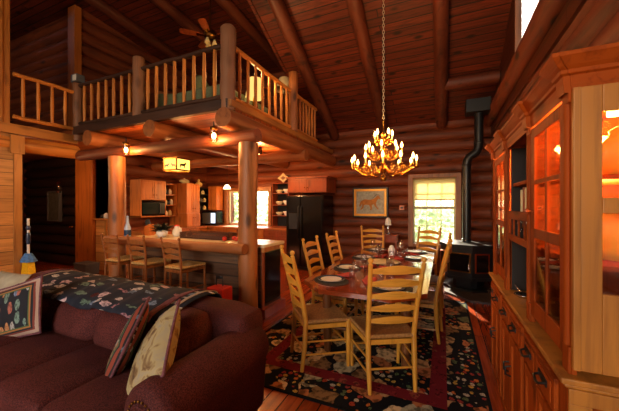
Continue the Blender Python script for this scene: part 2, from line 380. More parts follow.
# ============================================================ STRUCTURE
XL, XR, YB, YF = -10.6, 0.90, 7.10, -5.0
SL = 0.548; ZB = 3.33
def roof_z(y): return ZB + SL*(YB-y) if y > 0 else ZB + SL*YB + SL*y
def segs(a0, a1, z, ops, h):
    out = [(a0, a1)]
    for (b0, b1, z0, z1) in ops:
        if z+h*.35 > z0 and z-h*.35 < z1:
            nw = []
            for s0, s1 in out:
                if b1 <= s0 or b0 >= s1: nw.append((s0, s1)); continue
                if b0 > s0: nw.append((s0, b0))
                if b1 < s1: nw.append((b1, s1))
            out = nw
    return out
def log_wall(name, axis, fixed, a0, a1, z0, z1, side, mat, ops=(), h=.24, zmax=None):
    """axis: direction the logs run; the bulge peaks at `fixed`, facing `side`"""
    mb = MB(); n = max(1, round((z1-z0)/h)); h = (z1-z0)/n; r = h*.56
    for i in range(n):
        z = z0+h*(i+.5)
        for s0, s1 in segs(a0, a1, z, ops, h):
            if zmax: 
                s0 = max(s0, zmax(z)) if False else s0
            cc = fixed - side*r
            k = max(2, int((s1-s0)/.6)+1); pts = []; rs = []
            for j in range(k):
                a = s0+(s1-s0)*j/(k-1); wob = random.uniform(-.008, .008)
                pts.append((a, cc+wob, z) if axis == 'x' else (cc+wob, a, z)); rs.append(r*random.uniform(.96, 1.04))
            mb.tube(pts, rs, 14)
    # chinking behind, split round the openings
    b0, b1 = sorted((fixed-side*r, fixed-side*(r+.12)))
    zs = sorted({z0, z1, *[q for o in ops for q in (o[2], o[3]) if z0 < q < z1]})
    for q0, q1 in zip(zs, zs[1:]):
        for s0, s1 in segs(a0, a1, (q0+q1)/2, ops, 0.0001):
            if axis == 'x': mb.box(s0, s1, b0, b1, q0, q1)
            else: mb.box(b0, b1, s0, s1, q0, q1)
    return struct(mb.build(name, mat))
def slab(name, mat, *b, bevel=0):
    return struct(MB().box(*b).build(name, mat, bevel=bevel))

slab('floor', M['floor'], XL, XR+.3, YF, YB+.3, -.12, 0)
# --- roof: boards laid in local x, pitched about the eave
def pitched(name, x0, x1, y0, y1, mat):
    """roof underside between y0 (nearer camera) and y1, following roof_z"""
    a = math.atan(SL); lo = y1; zl = roof_z(y1); L = abs(y1-y0)/math.cos(a)
    s = 1 if y0 >= 0 else -1
    mb = MB().box(x0, x1, -L, 0, 0, .12)
    o = mb.build(name, mat, loc=(0, lo, zl), rot=(-a if s > 0 else a, 0, 0)); return struct(o)
pitched('ceiling', -3.0, XR+.05, 0, YB+.25, M['roof'])
pitched('ceiling', XL, -3.0, 0, 3.0, M['roof'])
def front_pitch():
    a = math.atan(SL); L = 5.2/math.cos(a)
    o = MB().box(XL, XR+.05, -L, 0, 0, .12).build('ceiling', M['roof'], loc=(0, 0, roof_z(0)), rot=(a, 0, 0)); return struct(o)
front_pitch()
# dormer over the loft: almost flat ceiling and its cheek wall
DZ = roof_z(3.0)
o = MB().box(XL, -2.95, 0, 4.3, 0, .12).build('ceiling', M['roof'], loc=(0, 2.95, DZ), rot=(-.10, 0, 0)); struct(o)
struct(MB().prism([(3.0, DZ-.05), (7.3, DZ-.05), (7.3, roof_z(7.3)), ], -2.99, -2.93, 'x').build('wall_dormer', M['roof']))
# --- log walls
KW = (-5.86, -4.43, .95, 1.93); DW = (-.62, .25, .65, 2.11)
log_wall('wall_back', 'x', YB, -6.95, XR+.1, 0, ZB+.10, -1, M['log'], (KW, DW))
log_wall('wall_back_upper', 'x', YB, -6.95, -2.97, ZB+.10, 5.25, -1, M['log'])
log_wall('wall_left', 'y', -6.70, 4.42, YB+.1, 0, 2.72, 1, M['log_y'])
log_wall('wall_left_upper', 'y', -6.70, 3.55, YB+.1, 2.87, 5.6, 1, M['log_y'])
log_wall('wall_right', 'y', XR, YF, YB+.1, 0, 3.14, -1, M['log_y'])
# big purlin log on top of the right wall
mb = MB(); pts = [(XR-.03, y, 3.24) for y in (-4.9, -2, 0, 1.5, 3, 4.5, 6, 7.2)]; mb.tube(pts, [.115, .11, .115, .11, .118, .11, .115, .11], 18)
struct(mb.build('trim_1', M['log_y']))
# plank gable above it, with a clerestory window
g = MB(); cy0, cy1, cz0, cz1 = 3.5, 4.78, 3.5, 4.5
g.box(XR, XR+.14, YF, cy0, 2.95, 4.48); g.box(XR, XR+.14, cy0, cy1, 2.95, 3.34); g.box(XR, XR+.06, cy0, cy1, 3.34, cz0); g.box(XR, XR+.14, cy1, 7.2, 2.95, 3.33)
g.prism([(YF, 4.48), (cy0, 4.48), (cy0, roof_z(cy0)+.05), (0, roof_z(0)+.05)], XR, XR+.06, 'x')
g.prism([(cy0, cz1), (cy1, cz1), (cy1, roof_z(cy1)+.05), (cy0, roof_z(cy0)+.05)], XR, XR+.06, 'x')
g.prism([(cy1, 3.33), (7.1, 3.33), (cy1, roof_z(cy1)+.05)], XR, XR+.06, 'x')
struct(g.build('wall_right_gable', planks('gable_boards', '5a2a14', '30140a', .14, 3, 'yz')))
wn = struct(MB().box(XR+.02, XR+.03, cy0, cy1, cz0, cz1).build('window_3', M['glass']))
f = MB(); 
for y in (cy0, cy1-.03): f.box(XR-.02, XR+.05, y, y+.03, cz0, cz1)
f.box(XR-.02, XR+.05, cy0, cy1, cz0, cz0+.03).box(XR-.02, XR+.05, cy0, cy1, cz1-.03, cz1)
f.build('window_frame', M['wframe'], wn)
# --- left side: plank wall under the balcony, its corner board
slab('wall_left_planked', M['leftplank'], -6.16, -6.03, YF, 2.36, 0, 2.60)
slab('trim_2', M['trim'], -6.17, -6.005, 2.30, 2.40, 0, 2.58, bevel=.006)
slab('trim_3', M['trim'], -6.01, -5.98, 2.25, 2.42, 2.30, 2.58, bevel=.004)
# hall beyond it
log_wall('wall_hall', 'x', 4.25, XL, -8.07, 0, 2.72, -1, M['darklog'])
slab('trim_4', M['pine'], -8.10, -7.43, 4.22, 4.30, 0, 2.72, bevel=.01)
slab('wall_partition', M['leftplank'], -7.43, -6.80, 4.30, 4.40, 0, 1.16)
slab('wall_hall_back', M['log'], XL, -6.85, 6.4, 6.5, 0, 2.76)
log_wall('wall_far_left', 'y', XL+.12, YF, 4.2, 0, 2.72, 1, M['log_y'])
slab('wall_far_left_upper', M['roof'], XL-.06, XL+.02, YF, 7.3, 0, 6.6)
log_wall('wall_landing', 'x', 3.55, XL, -6.97, 2.87, 6.0, -1, M['log'])
slab('trim_5', M['pine'], -6.92, -6.68, 3.47, 3.60, 2.87, 5.5, bevel=.008)
# front wall behind the camera; its unseen window is added for the fill
f = MB(); fx0, fx1, fz0, fz1 = -3.6, .4, 1.0, 4.2
f.box(XL, fx0, YF-.12, YF, 0, 4.5); f.box(fx1, XR+.1, YF-.12, YF, 0, 4.5); f.box(fx0, fx1, YF-.12, YF, 0, fz0); f.box(fx0, fx1, YF-.12, YF, fz1, 4.5)
struct(f.build('wall_front', M['leftplank']))
slab('window_added', M['glass'], fx0, fx1, YF-.07, YF-.06, fz0, fz1)
# --- loft deck
dk = MB(); dk.box(XL, -2.55, 3.15, YB-.02, 2.76, 2.87); dk.box(XL, -6.05, YF, 3.15, 2.64, 2.75)
struct(dk.build('floor_loft', M['loftunder']))
slab('trim_6', M['trimy'], -2.58, -2.51, 3.10, YB-.04, 2.80, 2.89, bevel=.006)
slab('trim_7', M['darkrail'], -5.98, -2.56, 3.08, 3.16, 2.76, 2.90, bevel=.006)
slab('trim_8', M['trimy'], -6.05, -5.98, YF, 3.16, 2.60, 2.75, bevel=.006)
def beam(name, mat, p0, p1, r, wob=.01, n=16):
    k = 7; pts = []; rs = []
    for i in range(k):
        t = i/(k-1); p = Vector(p0).lerp(Vector(p1), t); pts.append((p.x+random.uniform(-wob, wob), p.y, p.z+random.uniform(-wob, wob)*.5)); rs.append(r*random.uniform(.95, 1.05))
    return struct(MB().tube(pts, rs, n).build(name, mat, origin=p0, bevel=.008))
# joist logs running back under the loft, their sawn ends showing
for i, x in enumerate((-2.55, -3.90, -5.38)):
    beam('trim_%d' % (9+i), M['joist'], (x, 2.98, 2.625), (x, YB-.05, 2.62), .13)
beam('trim_12', M['log'], (-6.0, 3.22, 2.40), (-2.17, 3.22, 2.40), .09)      # carrying log on the posts
beam('trim_13', M['raily'], (-6.12, YF+.2, 2.47), (-6.12, 3.2, 2.47), .125)
beam('trim_14', M['joistx'], (-6.6, 5.2, 2.47), (-2.4, 5.2, 2.47), .10)
# --- rafters
for i, x in enumerate((-.03, -1.25, -2.48)):
    y1 = 6.98 if i == 0 else 7.05
    a = Vector((x, y1, roof_z(y1)-.12)); b = Vector((x, 0, roof_z(0)-.12))
    mb = MB(); k = 9; pts = [a.lerp(b, t/(k-1)) for t in range(k)]
    mb.tube(pts, [.115*random.uniform(.96, 1.06) for _ in pts], 16)
    mb.ball(tuple(a), .115, 12)
    struct(mb.build('trim_%d' % (16+i), M['rafter']))
for i, x in enumerate((-3.75, -4.9, -6.1)):
    mb = MB(); y0 = 3.0; a = Vector((x, 7.0, DZ-.1*(7.0-2.95)-.10)); b = Vector((x, 3.05, DZ-.10)); c = Vector((x, 0, roof_z(0)-.12))
    mb.tube([a, a.lerp(b, .5), b, b.lerp(c, .5), c], [.11, .115, .11, .115, .11], 14)
    struct(mb.build('trim_%d' % (19+i), M['rafter']))
beam('trim_22', M['rafter'], (-.03, 6.1, 3.76), (XR, 6.1, 3.76), .11)              # short log tying to the right wall
struct(MB().tube([(XL+.2, 0, roof_z(0)-.2), (XR, 0, roof_z(0)-.2)], .16, 14).build('trim_23', M['rafter']))

# --- windows
def sash_window(name, op, mid, cols, rows_u, rows_l, y, blind=None):
    x0, x1, z0, z1 = op
    wn = struct(MB().box(x0, x1, y+.06, y+.066, z0, z1).build(name, M['glass']))
    t = MB()   # casing
    t.box(x0-.10, x0, y-.06, y+.16, z0-.08, z1+.09); t.box(x1, x1+.10, y-.06, y+.16, z0-.08, z1+.09)
    t.box(x0, x1, y-.06, y+.16, z1, z1+.09); t.box(x0, x1, y-.07, y+.16, z0-.08, z0)
    t.build('window_frame', M['wframe'], wn, bevel=.006)
    s = MB(); b = .035
    s.box(x0, x0+b, y+.04, y+.08, z0, z1); s.box(x1-b, x1, y+.04, y+.08, z0, z1)
    s.box(x0, x1, y+.04, y+.08, z0, z0+b); s.box(x0, x1, y+.04, y+.08, z1-b, z1); s.box(x0, x1, y+.03, y+.08, mid-.03, mid+.03)
    s.build('sash', M['sash'], wn)
    g = MB()
    for k in range(1, cols):
        x = x0+(x1-x0)*k/cols; g.box(x-.008, x+.008, y+.05, y+.075, z0, z1)
    for a, bb, n in ((mid, z1, rows_u), (z0, mid, rows_l)):
        for k in range(1, n): z = a+(bb-a)*k/n; g.box(x0, x1, y+.05, y+.075, z-.008, z+.008)
    g.build('glazing_bars', M['sash'], wn)
    return wn
wb = sash_window('window_1', DW, 1.45, 3, 2, 2, YB)
bl_ = thing('window_shade', 'yellow cloth shade covering the top third of the dining window', 'shade', (-.185, YB-.0, 1.62))
MB().box(-.425, .425, .0, .006, .02, .48).build('cloth', M['blind'], bl_)
MB().box(-.425, .425, -.006, .010, -.005, .02).build('hem_bar', M['sash'], bl_, bevel=.003); MB().tube([(-.43, .01, .465), (.43, .01, .465)], .02, 10).build('roller', M['blind'], bl_)
wk = sash_window('window_2', KW, 1.93, 2, 1, 1, YB)
MB().box(-5.21, -5.07, YB-.03, YB+.12, .95, 1.93).build('mullion', M['wframe'], wk, bevel=.005)

# ============================================================ OUTDOORS (seen through the windows)
struct(MB().box(-40, 30, 7.6, 60, -.6, -.5).build('floor_outside', plain('grass', '7c9450', .9, noise=.3, nscale=4)))
def tree(x, y, h, r, label, seed):
    rnd = random.Random(seed)
    t = thing('tree', label, 'tree', (x, y, -.5), group=None)
    MB().tube([(0, 0, 0), (.05, .02, h*.5), (0, .05, h*.9)], [.14, .10, .03], 8).build('trunk', M['rafter'], t)
    lf = MB()
    for k in range(1500):
        a = rnd.uniform(0, 2*PI); q = rnd.random()**.4; zz = rnd.uniform(.08, 1.0); rr = r*q*(1.05-.75*abs(zz-.4))
        c = Vector((rr*math.cos(a), rr*math.sin(a), h*zz)); s = rnd.uniform(.06, .14)
        R = Matrix.Rotation(rnd.uniform(0, 6), 3, 'X') @ Matrix.Rotation(rnd.uniform(0, 6), 3, 'Z')
        lf.add([c+R@Vector(p)*s for p in ((-1, -.5, 0), (0, -.8, .15), (1, 0, 0), (0, .8, .15), (-1, .5, 0))], [(0, 1, 2, 3, 4)])
    lf.build('foliage', M['leaf'], t)
    return t
M['leaf'] = leafm('sunlit_leaf', 'd4e0b4')
for i, (x, y, h, r, lab) in enumerate([
    (-1.3, 13.0, 3.6, 1.5, 'leafy tree outside the dining window, behind its left panes'),
    (2.2, 14.0, 3.6, 1.9, 'leafy tree outside the dining window, behind its right panes'),
    (-10.0, 12.4, 3.6, 1.6, 'leafy tree outside the kitchen window, left of the log post'),
    (-6.6, 13.2, 3.8, 1.6, 'leafy tree outside the kitchen window, right of the log post'),
    (-.2, 19.0, 4.4, 2.6, 'pale green tree farther off outside the dining window')]):
    tree(x, y, h, r, lab, i)

# ============================================================ LOG POSTS AND RAILINGS
def log_post(x, y, z0, z1, r, label, mat='post', dome=False):
    t = MB(); k = 8
    pts = [(x+random.uniform(-.006, .006), y+random.uniform(-.006, .006), z0+(z1-z0)*i/(k-1)) for i in range(k)]
    rs = [r*random.uniform(.97, 1.04) for _ in range(k)]
    if dome: pts += [(x, y, z1+.015), (x, y, z1+.022)]; rs += [r*.82, r*.5]
    t.tube(pts, rs, 20); o = t.build('log_post', M[mat], origin=(x, y, z0)); return tag(o, label, 'log post')
log_post(-2.33, 3.22, 0, 2.315, .125, 'tall round log post at the near end of the kitchen bar')
log_post(-4.98, 3.22, 0, 2.315, .125, 'round log post at the far left end of the kitchen bar')
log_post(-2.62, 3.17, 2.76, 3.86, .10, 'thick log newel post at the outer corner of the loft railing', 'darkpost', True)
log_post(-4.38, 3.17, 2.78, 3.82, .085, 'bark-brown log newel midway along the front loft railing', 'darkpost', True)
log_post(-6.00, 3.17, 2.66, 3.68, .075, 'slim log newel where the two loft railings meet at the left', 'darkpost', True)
log_post(-2.58, 4.98, 2.90, 4.00, .085, 'log newel midway along the right-hand loft railing', 'post', True)
log_post(-5.6, 4.6, 2.87, 3.95, .09, 'short log newel standing back inside the loft', 'post', True)
o = MB().box(-6.26, -6.04, 2.04, 2.27, 2.75, 5.55).box(-6.05, -6.02, 2.08, 2.18, 2.75, 5.55).build('corner_post', M['trim'], bevel=.01)
tag(o, 'squared honey-coloured post rising from the balcony edge at far left', 'post')

def railing(p0, p1, n, label, zt=3.645, zb=2.96, dark=False, r=.026):
    p0 = Vector(p0); p1 = Vector(p1); along = 'x' if abs(p1.x-p0.x) > abs(p1.y-p0.y) else 'y'
    t = thing('loft_railing', label, 'railing', (p0.x, p0.y, 2.87))
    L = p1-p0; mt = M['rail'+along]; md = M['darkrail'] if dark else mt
    def P(f, z): q = L*f; return (q.x, q.y, z-2.87)
    for nm, z in (('top_rail', zt), ('bottom_rail', zb)):
        pts = [(*P(i/6, z+random.uniform(-.008, .008)),) for i in range(7)]
        MB().tube(pts, [.038]*7, 12, squash=.85).build(nm, md, t)
    for i in range(n):
        f = (i+.6)/(n+.2); a = P(f, zb); b = P(f, zt)
        MB().tube([a, tuple((a[k]+b[k])/2+random.uniform(-.004, .004) for k in range(3)), b], [r*.8, r*1.05, r*.8], 10).build('baluster', M['rail'], t)
    return t
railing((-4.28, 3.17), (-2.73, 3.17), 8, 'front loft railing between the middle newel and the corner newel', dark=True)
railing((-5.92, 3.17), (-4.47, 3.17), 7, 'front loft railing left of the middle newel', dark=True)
railing((-2.60, 3.28), (-2.60, 4.88), 8, 'right-hand loft railing from the corner newel back to the next newel')
railing((-2.60, 5.08), (-2.60, 6.15), 7, 'rear stretch of the right-hand loft railing that runs under the roof')
railing((-6.00, 2.29), (-6.00, 3.09), 4, 'short balcony railing beside the squared post at the left', zt=3.52, zb=2.86)
R = math.radians

# ============================================================ RUG, HEARTH
M['rug'] = rug_mat(1.12, 1.55)
RX, RY = -.79, 3.63
o = MB().box(-1.12, 1.12, -1.55, 1.55, 0, .012).build('rug', M['rug'], loc=(RX, RY, .001)); tag(o, 'large black floral hooked rug with a maroon stripe under the dining table', 'rug')
o = MB().prism([(XR-.12, 5.20), (.38, 5.20), (.02, 5.62), (.02, 6.93), (XR-.12, 6.93)], 0, .03).build('hearth_pad', M['slate'], bevel=.006, origin=(.4, 6, 0)); tag(o, 'grey-brown slate hearth pad under the black stove', 'hearth')

# ============================================================ STOVE
SX, SY = .42, 6.10
st = thing('wood_stove', 'black cast iron wood stove with angled glass front on the hearth', 'stove', (SX, SY, .03), R(-22))
# plan: flat back, angled bays at the front corners
pl = [(-.42, .28), (-.42, -.18), (-.20, -.42), (.20, -.42), (.42, -.18), (.42, .28)]
def sc(p, k): return [(x*k, y*k) for x, y in p]
MB().prism(pl, .24, .74).build('firebox', M['stove'], st, bevel=.012)
MB().prism(sc(pl, 1.07), .74, .80).build('top_plate', M['stove'], st, bevel=.012)
MB().prism(sc(pl, 1.02), .20, .25).build('ash_lip', M['stove'], st, bevel=.008)
MB().prism([(-.20, .2), (-.20, -.18), (-.12, -.25), (.12, -.25), (.20, -.18), (.20, .2)], .03, .20).build('pedestal', M['stove'], st, bevel=.006)
MB().prism(sc(pl, .9), 0, .035).build('base_plate', M['stove'], st, bevel=.006)
def stove_pane(a, b, name, trimm, z0=.33, z1=.66, parent=st, inset=.05):
    a = Vector((*a, 0)); b = Vector((*b, 0)); u = (b-a).normalized(); nrm = Vector((u.y, -u.x, 0))
    if nrm.dot((a+b)/2) < 0: nrm = -nrm
    a2 = a+u*inset; b2 = b-u*inset; mb = MB()
    def q(p, w, z): return tuple(p+nrm*w+Vector((0, 0, z)))
    def bar(p, r, za, zb): mb.add([q(p, -.002, za), q(r, -.002, za), q(r, .018, za), q(p, .018, za), q(p, -.002, zb), q(r, -.002, zb), q(r, .018, zb), q(p, .018, zb)], [(0,3,2,1),(4,5,6,7),(0,1,5,4),(1,2,6,5),(2,3,7,6),(3,0,4,7)])
    t = .022; bar(a2, b2, z0, z0+t); bar(a2, b2, z1-t, z1); bar(a2, a2+u*t, z0+t, z1-t); bar(b2-u*t, b2, z0+t, z1-t)
    fr = mb.build(name, trimm, parent, bevel=.004); mb = MB(); bar(a2+u*t, b2-u*t, z0+t, z1-t)
    for i, v in enumerate(mb.v): pass
    mb.build('glass_pane', M['gblack'], fr); return fr
dr = stove_pane(pl[2], pl[3], 'door', M['darkbrass'], inset=.02)
MB().tube([(.17, -.45, .50), (.17, -.50, .50), (.17, -.50, .40)], .012, 8).build('handle', M['chrome'], dr)
stove_pane(pl[1], pl[2], 'side_window', M['copper'], inset=.04); stove_pane(pl[3], pl[4], 'side_window', M['copper'], inset=.04)
pp = thing('stove_pipe', 'black stovepipe rising from the stove with a jog to the right', 'stovepipe', (SX-.02, SY+.14, .83))
MB().tube([(0, 0, 0), (0, 0, 1.42), (.01, 0, 1.50), (.05, 0, 1.57), (.15, 0, 1.64), (.19, 0, 1.71), (.20, 0, 1.80), (.20, 0, 2.50)], .074, 16).build('pipe', M['stove'], pp)
for z, x in ((.02, 0), (1.40, 0), (1.80, .2), (2.4, .2)): MB().lathe([(.075, 0), (.083, .005), (.083, .03), (.075, .035)], 16, (x, 0, z)).build('collar', M['stove'], pp)
MB().box(-.02, .38, -.16, .16, 2.36, 2.60).build('ceiling_support_box', M['black'], pp, bevel=.01)

# ============================================================ DINING TABLE
TX, Y0, Y1, HW = -.70, 2.47, 5.35, .58
tb = thing('dining_table', 'long red-brown dining table with clipped corners set for dinner', 'table', (TX, 3.9, .0145))
c = .26; Lh = (Y1-Y0)/2; oc = [(-HW, -Lh+c), (-HW+c, -Lh), (HW-c, -Lh), (HW, -Lh+c), (HW, Lh-c), (HW-c, Lh), (-HW+c, Lh), (-HW, Lh-c)]
MB().prism(oc, .695, .735).build('tabletop', M['table'], tb, bevel=.01)
MB().box(-HW+.14, HW-.14, -Lh+.35, -Lh+.375, .62, .695).box(-HW+.14, HW-.14, Lh-.375, Lh-.35, .62, .695).box(-HW+.14, -HW+.165, -Lh+.35, Lh-.35, .62, .695).box(HW-.165, HW-.14, -Lh+.35, Lh-.35, .62, .695).build('apron', M['tableleg'], tb)
for sx in (-1, 1):
    for y in (-Lh+.40, Lh-.40):
        MB().tube([(sx*.38, y, 0), (sx*.39, y, .3), (sx*.39, y, .695)], [.034, .044, .045], 12).build('leg', M['tableleg'], tb)
for y in (-Lh+.40, Lh-.40): MB().tube([(-.38, y, .25), (.38, y, .25)], .02, 8).build('stretcher', M['tableleg'], tb)
TT = .0145+.735

# ============================================================ LADDERBACK CHAIRS
def ladder_chair(name, label, group, seat_h=.45, top=1.09, wb=.19, wf=.235, dep=.20, nsl=5, legm='oak', slm='oakx', seatm='rush', lean=.13, r=.0205, cat='chair'):
    t = thing(name, label, cat, (0, 0, 0), 0, group)
    for s in (-1, 1):    # rear posts
        pts = [(-dep-.035, s*(wb-.004), 0), (-dep-.01, s*wb, seat_h*.5), (-dep, s*wb, seat_h), (-dep-lean*.30, s*(wb+.005), seat_h+(top-seat_h)*.35), (-dep-lean, s*(wb+.02), top-.05)]
        mb = MB().tube(pts, [r*.75, r*1.1, r*1.1, r, r*.85], 10)
        e = pts[-1]; mb.lathe([(r*.85, 0), (r*.5, .008), (r*1.05, .022), (r*1.1, .033), (r*.6, .048), (.001, .052)], 10, e)
        mb.build('leg', M[legm], t)
    for s in (-1, 1):    # front legs
        MB().tube([(dep, s*(wf-.015), 0), (dep, s*wf, seat_h*.6), (dep-.005, s*wf, seat_h-.005)], [r*.75, r*1.15, r*.95], 10).build('leg', M[legm], t)
    def backx(z): 
        f = (z-seat_h)/(top-.05-seat_h); return -dep-lean*(f**1.05 if f > 0 else 0)
    for i in range(nsl):
        z = seat_h+.13+(top-.10-(seat_h+.13))*i/(nsl-1); hh = .026+.004*i/nsl; wv = wb+.012*i/nsl
        def fn(u, v, side, z=z, hh=hh, wv=wv, i=i):
            y = (u*2-1)*wv; arch = math.cos((u*2-1)*PI/2)
            h = -hh*.75+arch*-.004 if v < .5 else hh*(.45+.95*arch**1.5)
            return (backx(z)-.028*arch+side, y, z+h)
        mb = MB(); nu = 13
        mb.grid(lambda u, v: fn(u, v, .005), nu, 2); mb.grid(lambda u, v: fn(u, v, -.005), nu, 2)
        for vv in (0, 1): mb.grid(lambda u, v, vv=vv: fn(u, vv, -.005+.01*v), nu, 2)
        mb.build('slat', M[slm], t)
    # rush seat: four triangles rising to the rails
    def seat(u, v):
        x = -dep+.0+(2*dep)*v; w_ = wb+(wf-wb)*v; y = (u*2-1)*w_
        d = max(abs(u*2-1), abs(v*2-1)); return (x, y, seat_h-.012+.016*d**2)
    mb = MB().grid(seat, 13, 13).grid(lambda u, v: (seat(u, v)[0], seat(u, v)[1], seat_h-.045), 13, 2)
    mb.tube([(-dep, -wb, seat_h-.012), (-dep, wb, seat_h-.012)], .018, 8).tube([(dep, -wf, seat_h-.012), (dep, wf, seat_h-.012)], .018, 8)
    for s in (-1, 1): mb.tube([(-dep, s*wb, seat_h-.012), (dep, s*wf, seat_h-.012)], .018, 8)
    mb.build('seat', M[seatm], t)
    fr = MB(); z = seat_h-.045
    fr.box(-dep-.008, -dep+.010, -wb, wb, z-.03, z+.008); fr.box(dep-.01, dep+.010, -wf, wf, z-.03, z+.008)
    for s in (-1, 1):
        fr.add([(-dep, s*wb-.009, z-.03), (dep, s*wf-.009, z-.03), (dep, s*wf+.009, z-.03), (-dep, s*wb+.009, z-.03), (-dep, s*wb-.009, z+.008), (dep, s*wf-.009, z+.008), (dep, s*wf+.009, z+.008), (-dep, s*wb+.009, z+.008)], [(0,3,2,1),(4,5,6,7),(0,1,5,4),(1,2,6,5),(2,3,7,6),(3,0,4,7)])
    fr.build('seat_rail', M[legm], t)
    for s in (-1, 1):
        for z in (seat_h*.32, seat_h*.58): MB().tube([(-dep-.02, s*(wb-.003), z), (dep, s*(wf-.006), z-.01)], .009, 8).build('stretcher', M[legm], t)
    for z in (seat_h*.45,): MB().tube([(dep, -wf+.008, z), (dep, wf-.008, z)], .010, 8).build('stretcher', M[legm], t)
    MB().tube([(-dep-.02, -wb, seat_h*.42), (-dep-.02, wb, seat_h*.42)], .009, 8).build('stretcher', M[legm], t)
    return t
CG = 'ladderback dining chairs round the table'
R = math.radians
ch = ladder_chair('dining_chair', 'golden ladderback chair at the near left clipped corner of the table, turned side-on', CG)
ch.location = (-1.10, 2.69, .0145); ch.rotation_euler = (0, 0, R(42))
for x, y, a, lab in [
    (-.48, 2.62, 120, 'golden ladderback chair nearest the viewer, its five-slat back facing us'),
    (-1.20, 3.43, 0, 'golden ladderback chair on the left side of the table, in front of the black refrigerator'),
    (-1.20, 4.22, 0, 'golden ladderback chair on the left side of the table, the second beyond the corner chair'),
    (-1.16, 5.50, -72, 'golden ladderback chair at the far left end of the table, below the horse picture'),
    (-.38, 5.62, -118, 'ladderback chair at the far right end of the table, against the bright window'),
    (-.26, 3.68, 176, 'ladderback chair on the right side of the table, seen edge-on beside the maroon stripe'),
    (-.24, 4.55, 178, 'ladderback chair on the right side of the table, nearer the stove')]:
    dup(ch, (x, y, .0145), R(a), lab)

# bar stools
sg = 'rush-seated stools along the bar'
sl = ladder_chair('bar_stool', 'rush-seated ladderback stool at the bar, nearest the big log post', sg, .70, 1.09, .145, .17, .19, 3, 'stool', 'stool', 'rushs', .05, .016, cat='stool')
sl.location = (-3.21, 3.0, 0); sl.rotation_euler = (0, 0, R(88))
dup(sl, (-3.88, 3.0, 0), R(90), 'rush-seated ladderback stool at the bar, the middle one of three')
dup(sl, (-4.46, 3.0, 0), R(92), 'rush-seated ladderback stool at the bar, farthest left by the log post')

# ============================================================ SOFA
sf = thing('sofa', 'long maroon upholstered sofa with rolled arms in the left foreground', 'sofa', (-2.7, 1.3, 0))
def SFX(x): return x+2.7
def SFY(y): return y-1.3
def soft(name, x0, x1, y0, y1, z0, z1, parent, puff=.035, rnd=.05, tilt=0, mat='sofa', crown=.02):
    """upholstered block: rounded box with crowned faces"""
    mb = MB(); cx, cy, cz = (x0+x1)/2, (y0+y1)/2, (z0+z1)/2; a, b, c_ = (x1-x0)/2, (y1-y0)/2, (z1-z0)/2
    n = 10
    def surf(p):
        x, y, z = p      # on the unit cube
        q = Vector((x*a, y*b, z*c_)); rr = min(rnd, a*.9, b*.9, c_*.9)
        inner = Vector((max(-a+rr, min(a-rr, q.x)), max(-b+rr, min(b-rr, q.y)), max(-c_+rr, min(c_-rr, q.z))))
        d = q-inner
        if d.length > 1e-6: q = inner+d.normalized()*rr
        fx, fy, fz = 1-x*x, 1-y*y, 1-z*z
        q += Vector((x*puff*fy*fz*.5, y*puff*fx*fz, z*(puff*fx*fy)))
        if tilt: q.y += tilt*(q.z/c_)
        return (q.x+cx, q.y+cy, q.z+cz)
    def tt(u): s = u*2-1; return math.copysign(abs(s)**.7, s)
    for ax in range(3):
        for s in (-1, 1):
            def fn(u, v, ax=ax, s=s):
                p = [0, 0, 0]; p[ax] = s; p[(ax+1) % 3] = tt(u); p[(ax+2) % 3] = tt(v); return surf(p)
            mb.grid(fn, n, n)
    return mb.build(name, M[mat], parent)
X0, X1 = -4.15, -1.42
soft('base', SFX(X0), SFX(X1), SFY(.90), SFY(1.86), .08, .34, sf, .0, .02)
soft('seat_back', SFX(-3.93), SFX(-1.20), SFY(1.56), SFY(1.90), .12, .775, sf, .01, .11, .02)
bnd = [-3.92, -3.45, -2.96, -2.40, -1.91, -1.43]
for a, b in zip(bnd, bnd[1:]): soft('seat_cushion', SFX(a)+.004, SFX(b)-.004, SFY(.82), SFY(1.46), .31, .475, sf, .022, .045)
for a, b in zip(bnd, bnd[1:]): soft('back_cushion', SFX(a)+.006, SFX(b)-.006, SFY(1.36), SFY(1.62), .45, .735, sf, .04, .09, .05)
def arm(cx, name, zt=.64, rr=.135):
    mb = MB(); prof = []
    # rolled profile in x,z
    for k in range(19):
        q = R(215-k*250/18); prof.append((cx+rr*math.cos(q), zt-rr+rr*math.sin(q)))
    prof += [(cx+rr*.62, .08), (cx-rr*.62, .08)]
    yy = [(.93, .80), (.945, .93), (.965, .99), (1.0, 1.0), (1.3, 1.0), (1.7, 1.02), (1.80, .98), (1.83, .85)]
    mid = (cx, .36); vs = []; n = len(prof)
    for y, k in yy:
        for p in prof: vs.append((SFX(mid[0]+(p[0]-mid[0])*k), SFY(y), mid[1]+(p[1]-mid[1])*k if p[1] > .1 else p[1]))
    fs = [(j*n+i, j*n+(i+1) % n, (j+1)*n+(i+1) % n, (j+1)*n+i) for j in range(len(yy)-1) for i in range(n)]
    mb.add(vs, fs, True); mb.add(vs[:n], [tuple(range(n))]); mb.add(vs[-n:], [tuple(range(n))])
    a_ = mb.build('arm', M['sofa'], sf)
    # scroll disc with nail heads at the front
    nl = MB()
    for k in range(22):
        q = 2*PI*k/22; nl.ball((SFX(cx+.085*math.cos(q)), SFY(.925), zt-rr+.085*math.sin(q)), .0075, 6, (1, .6, 1))
    nl.build('nail_heads', M['darkbrass'], a_)
    MB().tube([(SFX(cx), SFY(.93), zt-rr), (SFX(cx), SFY(.915), zt-rr)], [.08, .07], 20).build('scroll_disc', M['sofa'], a_)
arm(-1.27, 'arm', .66, .15); arm(-4.06, 'arm', .64, .15)
